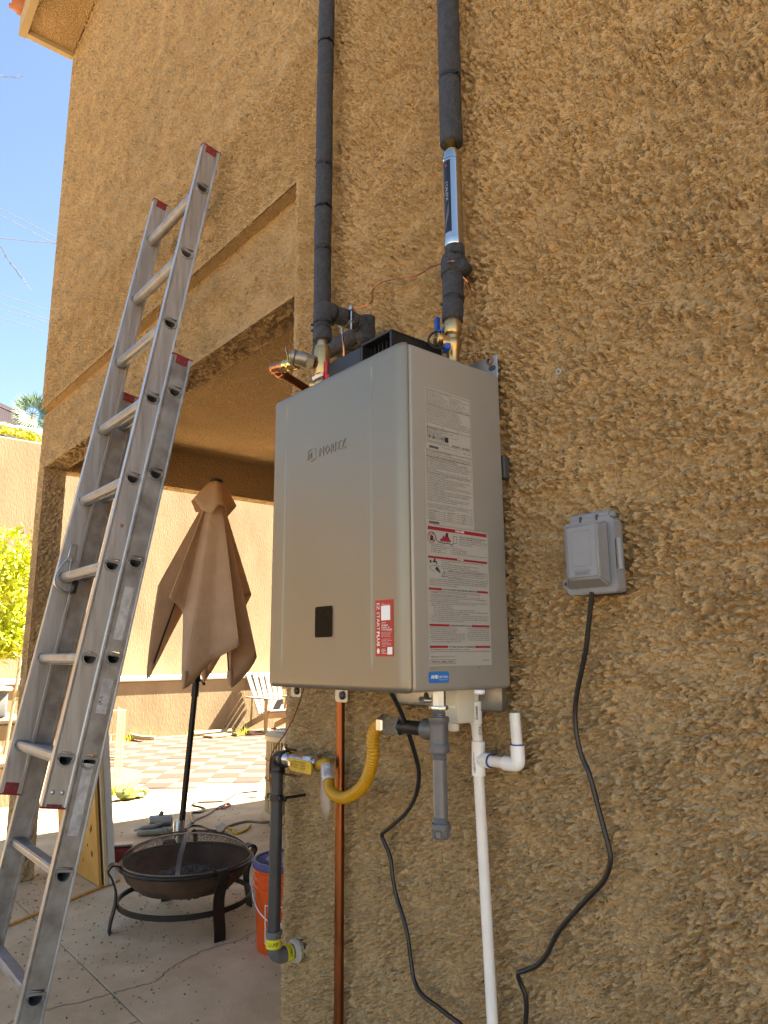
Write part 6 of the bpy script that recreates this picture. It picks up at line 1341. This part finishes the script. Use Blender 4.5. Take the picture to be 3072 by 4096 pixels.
bm = nb(); lathe(bm, [(.0085, -.002), (.0105, 0), (.0105, .005), (.0085, .006)], V((0.4867, -0.1500, 1.2085)), Z, 18); obj('drain_plug', bm, 'pvc_white', nz_)

# cords
def cord(pts, r, lab, grp=None):
    bm = nb(); tube(bm, resample(smooth(pts, 8), .008), r, 10); return tag(obj('power_cord', bm, 'cord', smooth_angle=60, loc=pts[0]), lab, 'cord', grp)
cord([(0.3619, -0.2600, 1.2143), (0.3555, -0.2500, 1.2052), (0.3436, -0.2200, 1.1750), (0.3304, -0.1850, 1.1244), (0.3168, -0.1550, 1.0771), (0.2972, -0.1300, 1.0416), (0.2608, -0.1050, 0.9958), (0.2051, -0.0800, 0.9516), (0.1337, -0.0550, 0.9114), (0.0759, -0.0360, 0.8814), (0.0596, -0.0300, 0.8718), (0.0629, -0.0280, 0.8601), (0.0736, -0.0220, 0.8363), (0.0808, -0.0200, 0.8157), (0.0852, -0.0200, 0.7873), (0.0951, -0.0180, 0.7476), (0.1178, -0.0180, 0.7084), (0.1324, -0.0180, 0.6731), (0.1420, -0.0180, 0.6262), (0.1552, -0.0200, 0.5919), (0.1837, -0.0240, 0.5762), (0.2355, -0.0300, 0.5729), (0.2724, -0.0340, 0.5695), (0.3056, -0.0380, 0.5679), (0.3548, -0.0440, 0.5605)], .0046, 'black power cord hanging from under the heater beside the grey drip leg')
cord([(0.6765, -0.0550, 1.3867), (0.6713, -0.0520, 1.3691), (0.6576, -0.0450, 1.3249), (0.6467, -0.0400, 1.2883), (0.6299, -0.0340, 1.2474), (0.6129, -0.0280, 1.2059), (0.6032, -0.0240, 1.1644), (0.6050, -0.0220, 1.1239), (0.6122, -0.0200, 1.0924), (0.6225, -0.0200, 1.0730), (0.6324, -0.0180, 1.0320), (0.6455, -0.0180, 0.9821), (0.6539, -0.0180, 0.9485), (0.6541, -0.0180, 0.9278), (0.6390, -0.0180, 0.8952), (0.6029, -0.0180, 0.8583), (0.5656, -0.0180, 0.8202), (0.5345, -0.0180, 0.7850), (0.5106, -0.0180, 0.7458), (0.4878, -0.0200, 0.7207), (0.4635, -0.0240, 0.7061), (0.4530, -0.0300, 0.7015), (0.4499, -0.0300, 0.6959), (0.4512, -0.0240, 0.6800), (0.4578, -0.0200, 0.6617), (0.4571, -0.0180, 0.6395), (0.4534, -0.0180, 0.6124), (0.4463, -0.0180, 0.5811)], .0046, 'black power cord dropping from the grey outlet cover down the wall')

# ------------------------------------------------------------------ weatherproof outlet cover
f0, f1 = V((0.6235, -0.0550, 1.3896)), V((0.7304, -0.0550, 1.5062)); xl, xr = f0.x, f1.x; zb_, zt_ = V((0.6752, -0.0550, 1.3827)).z, V((0.6849, -0.0550, 1.5154)).z
ob_ = thing('outlet_cover', 'grey plastic weatherproof outlet cover box on the stucco wall', 'outlet cover', ((xl + xr) / 2, 0, zb_))
bm = nb(); xbr = V((0.7133, -0.0200, 1.4504)).x; xgr = V((0.7062, -0.0040, 1.4524)).x
box(bm, (xl + .008, -.034, zb_ + .004), (xbr, -.001, zt_ - .006), .003, 2); obj('back_box', bm, 'grey_plastic', ob_, 35)
bm = nb(); box(bm, (xl + .004, -.006, zb_ + .0), (xgr, .004, zt_ - .002), .002, 1); obj('gasket', bm, 'dark_gasket', ob_, 35)
bm = nb(); prism(bm, rrect(xr - xl, zt_ - zb_, .010, 5, (xl + xr) / 2, (zb_ + zt_) / 2), (0, -.0345, 0), X, Z, -Y * .022); bmesh.ops.recalc_face_normals(bm, faces=bm.faces)
bmesh.ops.bevel(bm, geom=[e for e in bm.edges if e.verts[0].co.y < -.05 and e.verts[1].co.y < -.05], offset=.002, segments=2, affect='EDGES'); obj('lid', bm, 'grey_plastic', ob_, 35)
b0_, b1_ = V((0.6545, -0.0980, 1.4049)), V((0.7191, -0.0980, 1.4981))
yb = -.0565; bx0, bx1, bz0, bz1 = xl + .002, xr - .013, zb_ + .010, zt_ - .006
xlr = V((0.7346, -0.0430, 1.4462)).x - .0072
tx0, tx1, tz0, tz1 = max(bx0 + .004, b0_.x), b1_.x, zb_ + .024, zt_ - .014
bm = nb(); base = [bm.verts.new(p) for p in ((bx0, yb, bz0), (bx1, yb, bz0), (bx1, yb, bz1), (bx0, yb, bz1))]; top = [bm.verts.new(p) for p in ((tx0, -.094, tz0), (tx1, -.094, tz0), (tx1, -.094, tz1), (tx0, -.094, tz1))]
bm.faces.new(base); bm.faces.new(top)
for k in range(4): bm.faces.new((base[k], base[(k + 1) % 4], top[(k + 1) % 4], top[k]))
bmesh.ops.recalc_face_normals(bm, faces=bm.faces); bmesh.ops.bevel(bm, geom=[e for e in bm.edges], offset=.0035, segments=3, affect='EDGES'); blg = obj('bulge', bm, 'grey_plastic', ob_, 35)
pcx, pcz = (tx0 + tx1) / 2 - .001, (tz0 + tz1) / 2 + .006
bm = nb(); q = rrect((tx1 - tx0) * .62, (tz1 - tz0) * .66, .005, 4, pcx, pcz); tube(bm, [V((a, -.0941, b)) for a, b in q] + [V((q[0][0], -.0941, q[0][1]))], .0006, 5, cap=False); o = obj('raised_frame', bm, 'grey_plastic', ob_, 60); o.parent = blg
bm = nb(); q = rrect(.032, .0085, .0005, 1, pcx, tz0 + .0105); tube(bm, [V((a, -.0941, b)) for a, b in q] + [V((q[0][0], -.0941, q[0][1]))], .0006, 4, cap=False); text(bm, 'EXTRA-DUTY', (pcx - .0145, -.0943, tz0 + .0078), X, Z, h=.0052, wid=.029, ext=.0006, bold=.01); o = obj('raised_letters', bm, 'grey_plastic', ob_, 0); o.parent = blg
hz_ = zt_ + .007
bm = nb(); box(bm, (xl + .014, -.0565, zt_ - .004), (xr - .010, -.040, hz_ - .002), .002, 1); cyl(bm, (xl + .016, -.046, hz_), (xr - .012, -.046, hz_), .0085, 18); obj('hinge', bm, 'grey_plastic', ob_, 35)
bm = nb(); cyl(bm, (xl + .010, -.046, hz_ - .001), (xr - .004, -.046, hz_ - .001), .0055, 14, .001); obj('hinge_pin', bm, 'grey_plastic', ob_, 35)
for k in (.36, .68):
    bm = nb(); xk = xl + (xr - xl) * k; box(bm, (xk - .002, -.0572, hz_ - .009), (xk + .002, -.050, hz_ + .001)); obj('slot', bm, 'dark_gasket', ob_, 0)
lz0, lz1 = V((0.7234, -0.0500, 1.4208)).z, V((0.7279, -0.0500, 1.4791)).z
bm = nb(); box(bm, (xr - .001, -.0545, lz0), (xlr, -.034, lz1), .003, 2); cyl(bm, (xlr, -.043, lz0 + .001), (xlr, -.043, lz1 - .001), .0072, 16, .001); lt_ = obj('latch', bm, 'grey_plastic', ob_, 35)
for k in (.36, .70):
    bm = nb(); zk = lz0 + (lz1 - lz0) * k; box(bm, (xlr - .011, -.0552, zk - .0025), (xlr - .002, -.050, zk + .0025)); o = obj('slot', bm, 'dark_gasket', ob_, 0); o.parent = lt_
bm = nb(); prism(bm, rrect(.014, .016, .006, 4, xl - .004, zb_ + .022), (0, -.044, 0), X, Z, -Y * .006); lp = obj('lock_loop', bm, 'grey_plastic', ob_, 35)
bm = nb(); prism(bm, [(xl - .005 + .0035 * math.cos(a), zb_ + .022 + .0035 * math.sin(a)) for a in np.linspace(0, 6.283, 13)[:-1]], (0, -.0503, 0), X, Z, -Y * .0004); o = obj('lock_hole', bm, 'dark_gasket', ob_, 0); o.parent = lp
# plugged anchor and a nail in the stucco
bm = nb(); lathe(bm, [(.004, 0), (.0065, .0), (.0065, .002), (.004, .002)], (0.5966, -0.0040, 1.8399), -Y, 14, cap=False); tag(obj('wall_anchor', bm, 'label_grey', loc=(0.5966, -0.0040, 1.8399)), 'tiny round plug in the stucco right of the heater\'s top bracket', 'anchor')
